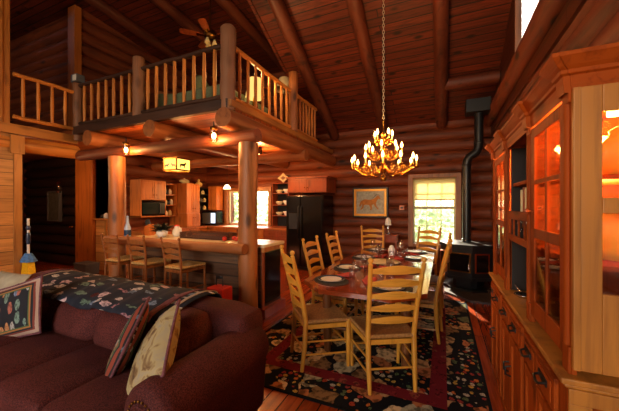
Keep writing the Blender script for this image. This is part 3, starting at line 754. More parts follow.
for x in (-4.05, -1.3):
    for y in (1.0, 1.78): MB().tube([(SFX(x), SFY(y), 0), (SFX(x), SFY(y), .1)], [.022, .03], 8).build('foot', M['dark'], sf)

# throw draped over the sofa back
M['throw'] = throw_mat()
path = [(1.39, .715), (1.41, .745), (1.46, .765), (1.53, .775), (1.58, .79), (1.64, .803), (1.75, .808), (1.85, .80), (1.92, .77), (1.945, .70), (1.95, .56), (1.95, .42)]
def pathpt(v):
    f = v*(len(path)-1); i = min(int(f), len(path)-2); q = f-i; a = path[i]; b = path[i+1]; return a[0]+(b[0]-a[0])*q, a[1]+(b[1]-a[1])*q
def thr(x0, x1, dz=0, front=0, name='throw', mat='throw', parent=None, nu=60):
    mb = MB()
    def fn(u, v):
        x = x0+(x1-x0)*u; y, z = pathpt(v)
        rp = .005*math.sin(x*23+v*6)+.004*math.sin(x*51)
        drop = (-.03*max(0, math.sin(x*9))*(1-v*3)) if v < .33 else 0
        sag = 0
        return (x, y-(rp if v < .4 else 0)-(dz if v < .35 else -dz if v > .65 else 0), z+rp+dz+drop)
    mb.grid(fn, nu, 22)
    o = mb.build(name, M[mat], parent, origin=(x0, 1.75, .81) if not parent else None)
    s = o.modifiers.new('thickness', 'SOLIDIFY'); s.thickness = .006; s.offset = 1
    return o
th = thr(-3.78, -1.66); tag(th, 'navy tapestry throw with pink and white fish draped over the sofa back', 'throw')
def thr_strip(x0, x1, mat):
    o = thr(x0, x1, .009, 0, 'border_stripe', mat, None, 6); o.parent = th; o.location = Vector((x0, 1.75, .81))-th.location; return o
M['plum'] = plain('plum_weave', '6c3c44', .9, noise=.4, nscale=40); M['ivory'] = plain('ivory_braid', 'a89484', .9, noise=.2)
thr_strip(-3.78, -3.64, 'plum'); thr_strip(-3.60, -3.57, 'ivory'); thr_strip(-1.74, -1.70, 'ivory'); thr_strip(-1.86, -1.80, 'plum')
MB().tube([(0, 0, 0)], .01).v  # no-op

# pillows
def pillow(name, w_, h_, t_, mat, loc, rot, label, trim=None):
    mb = MB(); n = 15
    def prof(x, y): return t_*((1-abs(x)**3.2)*(1-abs(y)**3.2))**.55
    for s in (-1, 1):
        def fn(u, v, s=s):
            x, y = u*2-1, v*2-1; k = 1-.06*(1-x*x)*abs(y)-.0; k2 = 1-.06*(1-y*y)*abs(x)
            return (x*w_/2*k2, s*prof(x, y)/2, y*h_/2*k)
        mb.grid(fn, n, n)
    o = mb.build(name, M[mat], loc=loc); o.rotation_mode = 'YXZ'; o.rotation_euler = rot; tag(o, label, 'pillow')
    if trim:
        k = MB(); pts = []
        for i in range(61):
            q = i/60*4; sd = int(q) % 4; f = (q % 1)*2-1
            x, y = [(f, -1), (1, f), (-f, 1), (-1, -f)][sd]
            kk = 1-.06*(1-x*x)*abs(y); k2 = 1-.06*(1-y*y)*abs(x); pts.append((x*w_/2*k2, 0, y*h_/2*kk))
        k.tube(pts, .009, 6, cap=False).build('piping', M[trim], o)
    return o
M['fishpil'] = band_mat('fish_tapestry', 'xz', .29, .215, [(0, .012, '14151c'), (.012, .034, 'b09484'), (.034, .044, '7c3428'), (.044, .056, '1a1d28'), (.056, .066, 'a06a34'), (.066, .074, '4c6038')], ['a05c4c', '6c8478', 'a09c98', 'b0784c', '6c7c9c'], '10131f', 10.5, .40, (1.5, 1, .75))
M['navypil'] = band_mat('striped_tapestry', 'xz', .23, .23, [(0, .01, '1c1c1c'), (.03, .04, 'a0703c'), (.055, .075, '8c3c28'), (.09, .1, '4c6c3c'), (.12, .13, 'a8804c')], ['8c5c4c', '4c6478', 'a09c98'], '0d1018', 12, .35, (1.4, 1, 1))
def tanp():
    m, nt, b = _m('tan_botanical_print'); tc = N(nt, 'ShaderNodeTexCoord'); n = N(nt, 'ShaderNodeTexNoise', i_Scale=11.0, i_Detail=3.0, i_Distortion=1.2); nt.links.new(tc.outputs['Object'], n.inputs[0])
    r = ramp(nt, [(.30, '4c3018'), (.42, '806440'), (.5, 'a89468'), (.62, '9c8c70'), (.72, '7c8488')]); nt.links.new(n.outputs[0], r.inputs[0]); nt.links.new(r.outputs[0], b.inputs['Base Color']); b.inputs['Roughness'].default_value = .8; return m
M['tanpil'] = tanp()
M['creampil'] = plain('cream_print_pillow', 'a89c84', .85, noise=.25, nscale=9)
pillow('throw_pillow', .58, .43, .13, 'fishpil', (-3.12, 1.20, .655), (R(-12), R(-17), R(7)), 'navy fish-patterned pillow with a striped border at the sofa\'s left', 'plum')
pillow('throw_pillow', .40, .40, .12, 'navypil', (-1.83, 1.25, .63), (R(-24), R(30), R(-44)), 'dark striped tapestry pillow seen nearly edge-on, beside the tan one', 'plum')
pillow('throw_pillow', .46, .46, .16, 'tanpil', (-1.525, 1.20, .625), (R(-26), R(36), R(-35)), 'tan and cream botanical pillow leaning on the sofa\'s right arm', 'plum')
pillow('throw_pillow', .50, .30, .14, 'creampil', (-3.86, 1.40, .72), (R(-40), R(0), R(4)), 'pale cream pillow lying behind the navy fish pillow')

# ============================================================ CHINA HUTCH (runs along the right wall)
HS = .915
hu = thing('china_hutch', 'tall orange pine china hutch with glazed doors along the right wall', 'hutch', (.66*HS, 2.4*HS, 1.5*(1-HS)), scale=HS)
HX, HY = .66, 2.4
def HB(x0, x1, y0, y1, z0, z1): return (x0-HX, x1-HX, y0-HY, y1-HY, z0, z1)
FX = .465; BX = .875; YN, YFAR = 1.46, 3.36       # front plane, back plane, near end, far end
secs = [(1.53, 2.03), (2.10, 2.72), (2.79, 3.28)]
# base cabinet
MB().box(*HB(FX-.03, BX, YN-.02, YFAR+.02, -.07, .806)).build('base_cabinet', M['hutch'], hu, bevel=.004)
MB().box(*HB(FX+.0, BX, YN+.03, YFAR-.03, -.139, -.07)).build('plinth', M['dark'], hu)
MB().box(*HB(FX-.055, BX, YN-.04, YFAR+.04, .822, .846)).box(*HB(FX-.042, BX, YN-.03, YFAR+.03, .806, .822)).build('counter', M['hutchlit'], hu, bevel=.006)
def hpt(x, y, z): return (x*HS, y*HS, 1.5+(z-1.5)*HS)
def knob(p, parent, mat='black', r=.014, d=(-1, 0, 0)):
    x, y, z = p; MB().tube([(x, y, z), (x+d[0]*.02, y+d[1]*.02, z), (x+d[0]*.026, y+d[1]*.026, z), (x+d[0]*.036, y+d[1]*.036, z)], [.005, .006, r, r*.6], 10).build('knob', M[mat], parent)
def framed(mb, x, y0, y1, z0, z1, st=.05, t=.018):
    """stile-and-rail face standing on plane x, facing -x"""
    mb.box(x-t, x, y0, y0+st, z0, z1).box(x-t, x, y1-st, y1, z0, z1).box(x-t, x, y0+st, y1-st, z0, z0+st).box(x-t, x, y0+st, y1-st, z1-st, z1).box(x-t*.45, x, y0+st, y1-st, z0+st, z1-st)
    return mb
fx = FX-.03-HX
for (a, b) in secs:
    a -= HY; b -= HY; m_ = (a+b)/2
    for q0, q1 in ((a, m_-.004), (m_+.004, b)):
        d = MB().box(fx-.018, fx-.001, q0, q1, .64, .785).box(fx-.024, fx-.018, q0+.03, q1-.03, .665, .76).build('drawer', M['hutchy'], hu, bevel=.003)
        c_ = (q0+q1)/2
        MB().tube([(fx-.018, c_-.045, .725), (fx-.05, c_-.04, .715), (fx-.052, c_, .705), (fx-.05, c_+.04, .715), (fx-.018, c_+.045, .725)], .006, 8).box(fx-.029, fx-.024, c_-.058, c_+.058, .710, .740).build('pull_handle', M['black'], d)
        d = framed(MB(), fx-.001, q0, q1, -.03, .62).build('base_door', M['hutch'], hu, bevel=.003)
        s_ = q1-.03 if q0 == a else q0+.03
        MB().tube([(fx-.018, s_, .42), (fx-.05, s_, .41), (fx-.05, s_, .36), (fx-.018, s_, .35)], .006, 8).build('pull_handle', M['black'], d)
# end panel of the base
e = MB(); y = YN-.02-HY
e.box(FX-.03-HX, BX-HX, y-.012, y, -.07, .02).box(FX-.03-HX, BX-HX, y-.012, y, .75, .806).box(FX-.03-HX, FX+.04-HX, y-.012, y, .02, .75).box(BX-.07-HX, BX-HX, y-.012, y, .02, .75)
e.build('end_panel', M['hutchlit'], hu, bevel=.003)
# upper carcass
MB().box(*HB(BX-.015, BX, YN, YFAR, .846, 2.0)).build('back_panel', plain('honey_lining', 'd88a3c', .5, noise=.1), hu)
for q in ((FX, YFAR-.025, YFAR, 1.96), (FX+.02, 2.04, 2.065, 1.95), (FX+.02, 2.75, 2.775, 1.95)): MB().box(*HB(q[0], BX-.016, q[1], q[2], .846, q[3])).build('side_panel', M['hutch'], hu)
sh = MB()
for z in (1.25, 1.60):
    sh.box(*HB(FX+.03, BX-.02, YN+.03, 2.04, z, z+.018)).box(*HB(FX+.03, BX-.02, 2.775, YFAR-.03, z, z+.018))
sh.box(*HB(FX, BX, YN, YFAR, 1.95, 1.97)); sh.build('shelf', M['hutchy'], hu)
MB().box(*HB(FX+.03, BX-.02, 2.066, 2.749, 1.645, 1.668)).build('shelf', M['hutchy'], hu)
MB().box(*HB(BX-.02, BX-.0155, 2.066, 2.749, .846, 1.95)).build('bay_shade_back', M['dark'], hu)  # dark sheet standing for the shade deep in the open bay
for yy in (2.0655, 2.7455): MB().box(*HB(FX+.022, BX-.021, yy, yy+.004, .847, 1.949)).build('bay_shade_side', M['dark'], hu)  # dark linings, bay shade put into their colour
# stemware rack shelf with scalloped rail
rk = MB().box(*HB(FX, BX-.02, 2.066, 2.749, 1.43, 1.45)).box(*HB(FX-.005, FX+.012, 2.066, 2.749, 1.40, 1.46)).box(*HB(FX-.005, FX+.012, 2.066, 2.749, 1.24, 1.285))
for k in range(5): yy = 2.10+.155*k; rk.box(*HB(FX-.002, FX+.01, yy, yy+.014, 1.285, 1.40))
rk.build('rack', M['hutchy'], hu, bevel=.003)
# pilasters on the front
for (a, b) in ((YN+.0, 1.53), (2.03, 2.10), (2.72, 2.79), (3.28, YFAR)):
    a += .001; b -= .001; pz = MB()
    pz.box(*HB(FX-.012, FX+.006, a, b, .846, 1.97)).box(*HB(FX-.022, FX-.012, a, b, .846, .95)).box(*HB(FX-.022, FX-.012, a, b, 1.90, 1.97))
    m_ = (a+b)/2; pz.tube([(FX-.014-HX, m_-HY, .95), (FX-.014-HX, m_-HY, 1.90)], .014, 8)
    pz.build('pilaster', M['hutch'], hu, bevel=.003)
# glazed doors
def gdoor(a, b, knob_y, name='glazed_door'):
    d = MB(); x0 = FX-.014-HX; x1 = FX+.004-HX; a -= HY; b -= HY; z0, z1 = .89, 1.925
    s = .055; d.box(x0, x1, a, a+s, z0, z1).box(x0, x1, b-s, b, z0, z1).box(x0, x1, a+s, b-s, z1-s, z1).box(x0, x1, a+s, b-s, z0, z0+.09).box(x0, x1, a+s, b-s, 1.325, 1.375)
    m_ = (a+b)/2; d.box(x0+.002, x1-.002, m_-.011, m_+.011, z0+.09, z1-s); d.box(x0+.002, x1-.002, a+s, b-s, 1.615, 1.637)
    dd = d.build(name, M['hutch'], hu, bevel=.003)
    MB().box(x0+.008, x0+.011, a+s, b-s, z0+.09, z1-s).build('glass_pane', M['amberglass'], dd)
    # carved fretwork behind the lower lights
    fr = MB()
    for q0, q1 in ((a+s, m_-.011), (m_+.011, b-s)):
        for k in range(9):
            z = z0+.10+k*.036; w_ = (q1-q0)*(.22+.16*math.sin(k*1.3)); 
            fr.prism([(q0, z), (q0+w_, z+.008), (q0+w_*.8, z+.026), (q0, z+.034)], x0+.012, x0+.018, 'x'); fr.prism([(q1, z+.01), (q1-w_*.9, z+.018), (q1-w_*.7, z+.032), (q1, z+.036)], x0+.012, x0+.018, 'x')
    fr.build('fretwork', M['hutchy'], dd)
    knob((x0, knob_y-HY, 1.47), dd, 'pine' if name == 'x' else 'redpine', .017)
gdoor(*secs[0], 1.995); gdoor(*secs[2], 2.82)
# glazed end facing the camera
g = MB(); y0, y1 = YN-.012-HY, YN+.006-HY; x0, x1 = FX+.0-HX, BX-HX
g.box(x0-.012, x0+.012, y0-.006, y1, .872, 1.95).box(x0+.012, x0+.075, y0, y1, .872, 1.95).box(x1-.075, x1, y0, y1, .872, 1.95).box(x0+.075, x1-.075, y0, y1, 1.85, 1.95).box(x0+.075, x1-.075, y0, y1, 1.47, 1.53).box(x0+.075, x1-.075, y0, y1, .872, 1.17)
ge = g.build('glazed_end', M['hutchlit'], hu, bevel=.003)
MB().box(x0+.075, x1-.075, y0+.006, y0+.009, 1.17, 1.85).build('glass_pane', M['amberglass'], ge)
# cornice: stepped mouldings that break forward over each pilaster
cx0, cy0_, cy1_ = FX-.012, YN-.004, YFAR+.01
cn = MB().box(*HB(cx0, BX, cy0_, cy1_, 1.97, 2.0))
prof = [(0, 1.935), (.006, 1.97), (.006, 2.0), (.016, 2.006), (.018, 2.02), (.030, 2.032), (.046, 2.055), (.052, 2.062), (.052, 2.078), (0, 2.078)]
def mould(mb, x0, y0, y1, k=1.0, dz=0):
    """crown moulding wrapping near end, front and far end"""
    vs = []; n = len(prof)
    for (px_, py_, ex, ey) in ((BX, y0, 0, -1), (x0, y0, -1, -1), (x0, y1, -1, 1), (BX, y1, 0, 1)):
        for p, z in prof: vs.append((px_+ex*p*k-HX, py_+ey*p*k-HY, z+dz))
    mb.add(vs, [(j*n+i, j*n+(i+1) % n, (j+1)*n+(i+1) % n, (j+1)*n+i) for j in range(3) for i in range(n)])
mould(cn, cx0, cy0_, cy1_)
for (a, b) in ((YN+.001, 1.53), (2.03, 2.10), (2.72, 2.79), (3.28, YFAR)): mould(cn, cx0-.022, a, b, 1.0, .001)
cn.box(*HB(cx0, BX, cy0_, cy1_, 2.0, 2.077)).build('cornice', M['hutchy'], hu, bevel=.002)
# dentil drops under the cornice
# cabinet lights (inside the hutch)
for y, z in ((1.76, 1.90), (3.03, 1.90)):
    lp = MB().lathe([(.001, 0), (.03, 0), (.03, .03), (.001, .032)], 12, (.70-HX, y-HY, z)).build('cabinet_light', M['warmbulb'], hu)
    lamp('cabinet_lamp', 'POINT', hpt(.66, y, z-.05), 26, (1.0, .58, .18), shadow_soft_size=.03)
    lamp('cabinet_lamp', 'POINT', hpt(.66, y, z-.42), 20, (1.0, .55, .16), shadow_soft_size=.03)

# ============================================================ CHANDELIER
CX, CY = -.73, 4.05; CZ = 1.82
cl = thing('chandelier', 'three-tier brass chandelier of glowing candle bulbs over the dining table', 'chandelier', (CX, CY, CZ))
top = roof_z(CY)-CZ-.005
# stem
MB().lathe([(.001, 0), (.03, .01), (.045, .04), (.03, .075), (.012, .09), (.02, .11), (.05, .15), (.055, .19), (.03, .24), (.014, .27), (.014, .36), (.04, .40), (.045, .44), (.016, .48), (.014, .56), (.034, .60), (.03, .64), (.012, .68), (.010, .80), (.02, .82), (.001, .84)], 18).build('stem', M['brass'], cl)
chn = MB(); z = .84; k = 0
while z < top-.05:
    pts = []
    for i in range(9):
        q = 2*PI*i/8; a, b = .013*math.cos(q), .028*math.sin(q); pts.append((a, 0, z+.028+b) if k % 2 == 0 else (0, a, z+.028+b))
    chn.tube(pts, .0042, 6, cap=False); z += .044; k += 1
chn.build('chain', plain('pale_brass_chain', 'd8c8a0', .3, .6), cl)
MB().lathe([(.01, 0), (.06, .02), (.065, .05), (.001, .051)], 18, (0, 0, top-.05)).build('canopy', M['brass'], cl)
def candle_arm(tier_r, z0, z1, ang, s=1.0):
    c, s_ = math.cos(ang), math.sin(ang); P = lambda r, z: (r*c, r*s_, z)
    mb = MB(); pts = []
    for i in range(13):
        f = i/12; r = .03+(tier_r-.03)*f; z = z0-.085*s*math.sin(PI*min(1, f*1.15))+(z1-z0)*f**3
        pts.append(P(r, z))
    mb.tube(pts, [.009]*13, 8)
    # scroll under the arm
    sp = [P(tier_r*.55+.045*s*math.cos(q)*(1-q/14), z0-.01+.045*s*math.sin(q)*(1-q/14)) for q in [k*.55 for k in range(15)]]
    mb.tube(sp, .005, 6)
    mb.lathe([(.004, -.012), (.012, -.004), (.028, .006), (.030, .012), (.012, .014), (.012, .03)], 12, P(tier_r, z1))
    a = mb.build('arm', M['brass'], cl)
    x, y, zz = P(tier_r, z1+.02)
    MB().lathe([(.010, 0), (.010, .07), (.001, .071)], 10, (x, y, zz)).build('candle_sleeve', M['candle'], a)
    MB().lathe([(.001, 0), (.010, .006), (.0155, .024), (.013, .042), (.006, .06), (.001, .076)], 10, (x, y, zz+.071)).build('bulb', M['flame'], a)
    lamp('candle_lamp', 'POINT', (CX+x, CY+y, CZ+zz+.10), CAN_W, (1.0, .42, .13), shadow_soft_size=.02)
CAN_W = 9
for i in range(12): candle_arm(.42, .19, .18, 2*PI*(i+.3)/12, 1.2)
for i in range(8): candle_arm(.235, .37, .355, 2*PI*(i+.1)/8, .9)
for i in range(5): candle_arm(.12, .55, .53, 2*PI*(i+.35)/5, .6)

# ============================================================ KITCHEN
def KT(name, label, cat, x, y, z=0, rz=0, group=None): return thing(name, label, cat, (x, y, z), rz, group)
# --- bar / island
bl = MB(); bl.tube([(-4.95, 3.03, .955), (-4.2, 3.03, .96), (-3.4, 3.03, .952), (-2.24, 3.03, .955)], [.062, .066, .064, .068], 18)
o = bl.build('bar_rail', M['joistx'], bevel=.006, origin=(-4.95, 3.03, .955)); tag(o, 'half-peeled log rail along the front edge of the kitchen bar', 'rail')
isl = KT('kitchen_island', 'kitchen bar island with pale countertop and a black appliance in its end', 'island', -3.5, 3.45)
def IB(a, b, c, d, e, f): return (a+3.5, b+3.5, c-3.45, d-3.45, e, f)
M['oldboards'] = planks('weathered_island_boards', '6c4a30', '40281a', .17, 3, 'xz', .6)
MB().box(*IB(-4.85, -2.21, 3.36, 3.86, .10, .93)).build('body', M['oldboards'], isl)
MB().box(*IB(-4.86, -2.16, 3.345, 3.9, .935, .975)).box(*IB(-4.8, -2.47, 3.095, 3.345, .935, .975)).build('countertop', plain('pale_counter', 'd8c4a0', .3, noise=.12, nscale=6), isl, bevel=.005)
MB().box(*IB(-2.209, -2.165, 3.35, 3.89, .875, .934)).build('edge_board', M['trim'], isl)
MB().box(*IB(-2.209, -2.19, 3.42, 3.83, .17, .86)).build('appliance_front', M['gblack'], isl, bevel=.006)
MB().box(*IB(-2.209, -2.185, 3.355, 3.40, .10, .87)).box(*IB(-4.85, -2.14, 3.33, 3.89, 0, .12)).build('baseboard', M['redpine'], isl)
# --- left wall run: base units, worktop, uppers, pantry
def cab_face_x(mb, x, y0, y1, z0, z1, n, st=.045, t=.018):
    w_ = (y1-y0)/n
    for i in range(n):
        a = y0+i*w_+.004; b = y0+(i+1)*w_-.004
        mb.append((a, b))
def cabinet(name, label, x0, x1, y0, y1, z0, z1, face, n, mat='pine', kn='brass', cat='cabinet', drawers=0, group=None):
    cx, cy = (x0+x1)/2, (y0+y1)/2
    t = KT(name, label, cat, cx, cy, z0, 0, group)
    MB().box(x0-cx, x1-cx, y0-cy, y1-cy, 0, z1-z0).build('carcass', M[mat], t, bevel=.003)
    H = z1-z0; dz = .17 if drawers else 0
    for i in range(n):
        for (q0, q1, nm) in ([(0.02, H-.02-dz, 'door')]+([(H-dz, H-.02, 'drawer')] if drawers else [])):
            mb = MB(); st = .05; tt = .018
            if face == 'x':
                w_ = (y1-y0)/n; a = y0-cy+i*w_+.006; b = a+w_-.012; x = x1-cx+.001
                mb.box(x, x+tt, a, a+st, q0, q1).box(x, x+tt, b-st, b, q0, q1).box(x, x+tt, a+st, b-st, q0, q0+st*.8).box(x, x+tt, a+st, b-st, q1-st*.8, q1).box(x, x+tt*.5, a+st, b-st, q0+st*.8, q1-st*.8)
                kp = (x+tt, b-.03 if i % 2 == 0 and n > 1 else a+.03, q0+.1 if z0 > 1 else q1-.1); kd = (1, 0, 0)
                if nm == 'drawer': kp = (x+tt, (a+b)/2, (q0+q1)/2)
            else:
                w_ = (x1-x0)/n; a = x0-cx+i*w_+.006; b = a+w_-.012; y = y0-cy-.001
                mb.box(a, a+st, y-tt, y, q0, q1).box(b-st, b, y-tt, y, q0, q1).box(a+st, b-st, y-tt, y, q0, q0+st*.8).box(a+st, b-st, y-tt, y, q1-st*.8, q1).box(a+st, b-st, y-tt*.5, y, q0+st*.8, q1-st*.8)
                kp = (b-.03 if i % 2 == 0 and n > 1 else a+.03, y-tt, q0+.1 if z0 > 1 else q1-.1); kd = (0, -1, 0)
                if nm == 'drawer': kp = ((a+b)/2, y-tt, (q0+q1)/2)
            d = mb.build(nm, M[mat], t, bevel=.003); knob(kp, d, kn, .016, kd)
    return t
cabinet('wall_cabinet', 'orange pine wall cabinet above the microwave', -6.66, -6.30, 4.62, 5.28, 1.63, 2.10, 'x', 2)
mw = KT('microwave', 'black microwave oven under the pine wall cabinet', 'microwave', -6.47, 4.95, 1.26)
MB().box(-.19, .17, -.32, .32, 0, .34).build('case', M['gblack'], mw, bevel=.008); MB().box(.171, .176, -.30, .14, .04, .30).build('door_glass', plain('oven_glass', '1c2c2c', .1), mw); MB().box(.171, .178, .17, .30, .04, .30).build('control_panel', plain('panel_grey', '2c302e', .3), mw)
MB().tube([(.176, .15, .05), (.205, .15, .07), (.205, .15, .27), (.176, .15, .29)], .008, 8).build('handle', M['grey'], mw)
t = MB().box(-6.66, -6.29, 4.60, 4.625, 1.22, 2.10).box(-6.66, -6.29, 4.60, 5.30, 1.225, 1.255).build('cabinet_shelf', M['pine'], origin=(-6.5, 4.9, 1.22)); tag(t, 'pine end board and shelf holding the microwave', 'shelf')
def open_shelf(name, label, x0, x1, y0, y1, z0, z1, zs, mat='pine', face='x'):
    cx, cy = (x0+x1)/2, (y0+y1)/2; t = KT(name, label, 'shelf', cx, cy, z0)
    H = z1-z0; a, b, c_, d = x0-cx, x1-cx, y0-cy, y1-cy; T = .02
    if face == 'x':
        MB().box(a, b, c_, c_+T, 0, H).build('side_panel', M[mat], t); MB().box(a, b, d-T, d, 0, H).build('side_panel', M[mat], t)
        MB().box(a, a+.012, c_+T, d-T, 0, H).build('back_panel', M['dark'], t)
    else:
        MB().box(a, a+T, c_, d, 0, H).build('side_panel', M[mat], t); MB().box(b-T, b, c_, d, 0, H).build('side_panel', M[mat], t)
        MB().box(a+T, b-T, d-.012, d, 0, H).build('back_panel', M['dark'], t)
    for z in [0]+[q-z0 for q in zs]+[H-T]:
        if face == 'x': MB().box(a+.012, b, c_+T, d-T, z, z+T).build('shelf_board', M[mat], t)
        else: MB().box(a+T, b-T, c_, d-.012, z, z+T).build('shelf_board', M[mat], t)
    return t
open_shelf('open_shelf', 'narrow open pine shelves of crockery right of the microwave', -6.66, -6.34, 5.30, 5.66, 1.22, 2.05, (1.50, 1.76))
cabinet('pantry_cabinet', 'tall two-door pine pantry cabinet with a tureen on top', -6.66, -6.06, 5.70, 6.16, 1.30, 2.08, 'x', 2, 'pine')
cabinet('base_cabinet', 'pine counter-top cabinet directly under the tall pantry doors', -6.66, -6.04, 5.70, 6.16, .93, 1.298, 'x', 2, 'pine')
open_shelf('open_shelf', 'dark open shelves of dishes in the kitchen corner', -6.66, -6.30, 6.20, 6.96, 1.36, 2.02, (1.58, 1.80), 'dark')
cabinet('wall_cabinet', 'single orange pine cabinet at the corner left of the kitchen window', -6.32, -6.00, 6.78, 7.04, 1.36, 2.06, 'y', 1)
for i, (a, b) in enumerate(((4.45, 5.3), (5.32, 6.16), (6.18, 7.0))):
    cabinet('base_cabinet', ['pine base cabinet below the microwave', 'pine base cabinet below the pantry', 'pine base cabinet at the kitchen corner'][i], -6.66, -6.06, a, b, 0, .88, 'x', 2, 'pine', drawers=1)
for i, (a, b) in enumerate(((-6.0, -5.0), (-4.98, -4.2), (-4.18, -3.42))):
    cabinet('base_cabinet', ['pine base cabinet under the kitchen window, left half', 'pine base cabinet under the kitchen window, right half', 'red-stained base cabinet left of the refrigerator'][i], a, b, 6.44, 7.0, 0, .88, 'y', 2, 'pine' if i < 2 else 'redpine', drawers=1)
o = MB().box(-6.66, -6.02, 4.42, 7.0, .885, .925).box(-6.02, -3.40, 6.40, 7.0, .885, .925).build('worktop', M['pinex'], bevel=.005, origin=(-6.3, 6.8, .885)); tag(o, 'L-shaped orange wooden kitchen worktop round the corner', 'worktop')
open_shelf('plate_shelf', 'dark-backed open shelf stacked with cream bowls left of the refrigerator', -4.10, -3.60, 6.72, 7.0, .93, 2.09, (1.22, 1.50, 1.80), 'redpine', 'y')
# refrigerator
fr = KT('refrigerator', 'tall black side-by-side refrigerator below the red-stained cabinet', 'refrigerator', -2.95, 6.62)
MB().box(-.46, .46, -.32, .36, .02, 1.74).build('case', M['gblack'], fr, bevel=.01)
for a, b, hx in ((-.455, -.085, -.115), (-.075, .455, -.045)):
    d = MB().box(a, b, -.40, -.325, .08, 1.73).build('door', M['gblack'], fr, bevel=.015)
    MB().tube([(hx, -.40, .7), (hx, -.45, .74), (hx, -.45, 1.45), (hx, -.40, 1.49)], .013, 8).build('handle', M['black'], d)
    if a < -.2: MB().box(-.38, -.17, -.406, -.401, .95, 1.32).build('dispenser', plain('dispenser_grey', '24262a', .4), d, bevel=.002)
MB().box(-.45, .45, -.38, -.33, .0, .075).build('kick_grille', M['black'], fr)
rc = cabinet('wall_cabinet', 'red-stained cabinet above the refrigerator', -3.42, -2.42, 6.34, 6.98, 1.80, 2.14, 'y', 2, 'redpine')
MB().box(-.54, .54, -.36, .33, .342, .38).build('crown', M['redpine'], rc, bevel=.006)
# crockery
def bowl(x, y, z, r, h, mat, label, name='bowl', group=None):
    o = MB().lathe([(.001, 0), (r*.5, 0), (r*.55, .01), (r*.9, h*.6), (r, h), (r*.95, h), (r*.85, h*.6), (r*.4, .02), (.001, .02)], 16).build(name, M[mat], loc=(x, y, z)); return tag(o, label, 'bowl', group)
def jar(x, y, z, r, h, mat, label, name='jar', group=None):
    o = MB().lathe([(.001, 0), (r*.8, 0), (r, h*.2), (r, h*.65), (r*.6, h*.82), (r*.65, h*.9), (r*.3, h*.96), (.001, h)], 14).build(name, M[mat], loc=(x, y, z)); return tag(o, label, 'jar', group)
for z, nm in ((1.241, 'lowest'), (1.521, 'second'), (1.821, 'top')):
    bowl(-3.95, 6.85, z, .10, .09, 'cream', 'cream bowl at the left on the %s shelf beside the refrigerator' % nm, group='bowls on the plate shelf')
    bowl(-3.74, 6.85, z, .09, .11, 'white', 'white bowl at the right on the %s shelf beside the refrigerator' % nm, group='bowls on the plate shelf')
M['redbowl'] = M['tomato']
for i, (z, ys) in enumerate(((1.241, (5.42, 5.54)), (1.521, (5.40, 5.50, 5.58)), (1.781, (5.42, 5.54)))):
    for j, y in enumerate(ys):
        jar(-6.46, y, z, .045, .13+.02*((i+j) % 2), ('white', 'cream', 'blueg')[(i+j) % 3], '%s on the %s narrow shelf right of the microwave, %s' % (('white jar', 'cream jar', 'blue-glazed jar')[(i+j) % 3], ('lowest', 'middle', 'top')[i], ('nearest the microwave', 'next along', 'farthest right')[j]), group='jars on the narrow shelf')
for i, (z, ys) in enumerate(((1.381, (6.35, 6.52, 6.72)), (1.601, (6.32, 6.45, 6.58, 6.72)), (1.821, (6.42, 6.66)))):
    for j, y in enumerate(ys):
        jar(-6.42, y, z, .05, .12, ('white', 'grey', 'cream')[(i*2+j) % 3], '%s cup on the %s dark corner shelf, %s' % (('white', 'grey', 'cream')[(i*2+j) % 3], ('lowest', 'middle', 'top')[i], ('first', 'second', 'third', 'fourth')[j]+' from the left'), 'cup', group='cups on the corner shelf')
tu = KT('tureen', 'cream lidded tureen on top of the tall pantry cabinet', 'tureen', -6.36, 5.92, 2.085)
MB().lathe([(.001, 0), (.08, 0), (.06, .02), (.15, .07), (.17, .12), (.165, .13)], 18).build('bowl', M['cream'], tu); MB().lathe([(.17, .13), (.13, .17), (.05, .205), (.02, .21), (.028, .235), (.001, .245)], 18).build('lid', M['cream'], tu); tu.scale = (.62, .9, .62)
v = KT('vase', 'round tan pot with a stopper on top of the dark corner shelves', 'vase', -6.42, 6.50, 2.025)
MB().lathe([(.001, 0), (.06, 0), (.13, .08), (.13, .14), (.05, .21), (.035, .25), (.05, .27)], 16).build('body', M['candle'], v); MB().lathe([(.04, .265), (.03, .30), (.001, .32)], 12).build('stopper', M['candle'], v); v.scale = (.75,)*3
pd = KT('fish_ornament', 'cream diamond-shaped plate ornament standing on top of the plate shelf', 'ornament', -3.84, 6.86, 2.095)
MB().prism([(-.17, .13), (-.06, .20), (.0, .27), (.06, .20), (.17, .13), (.06, .06), (0, .0), (-.06, .06)], -.015, .015, 'y').build('plate', M['cream'], pd, bevel=.005); MB().prism([(-.08, .13), (0, .18), (.08, .13), (0, .08)], -.02, -.0155, 'y').build('motif', M['darkpost'], pd)
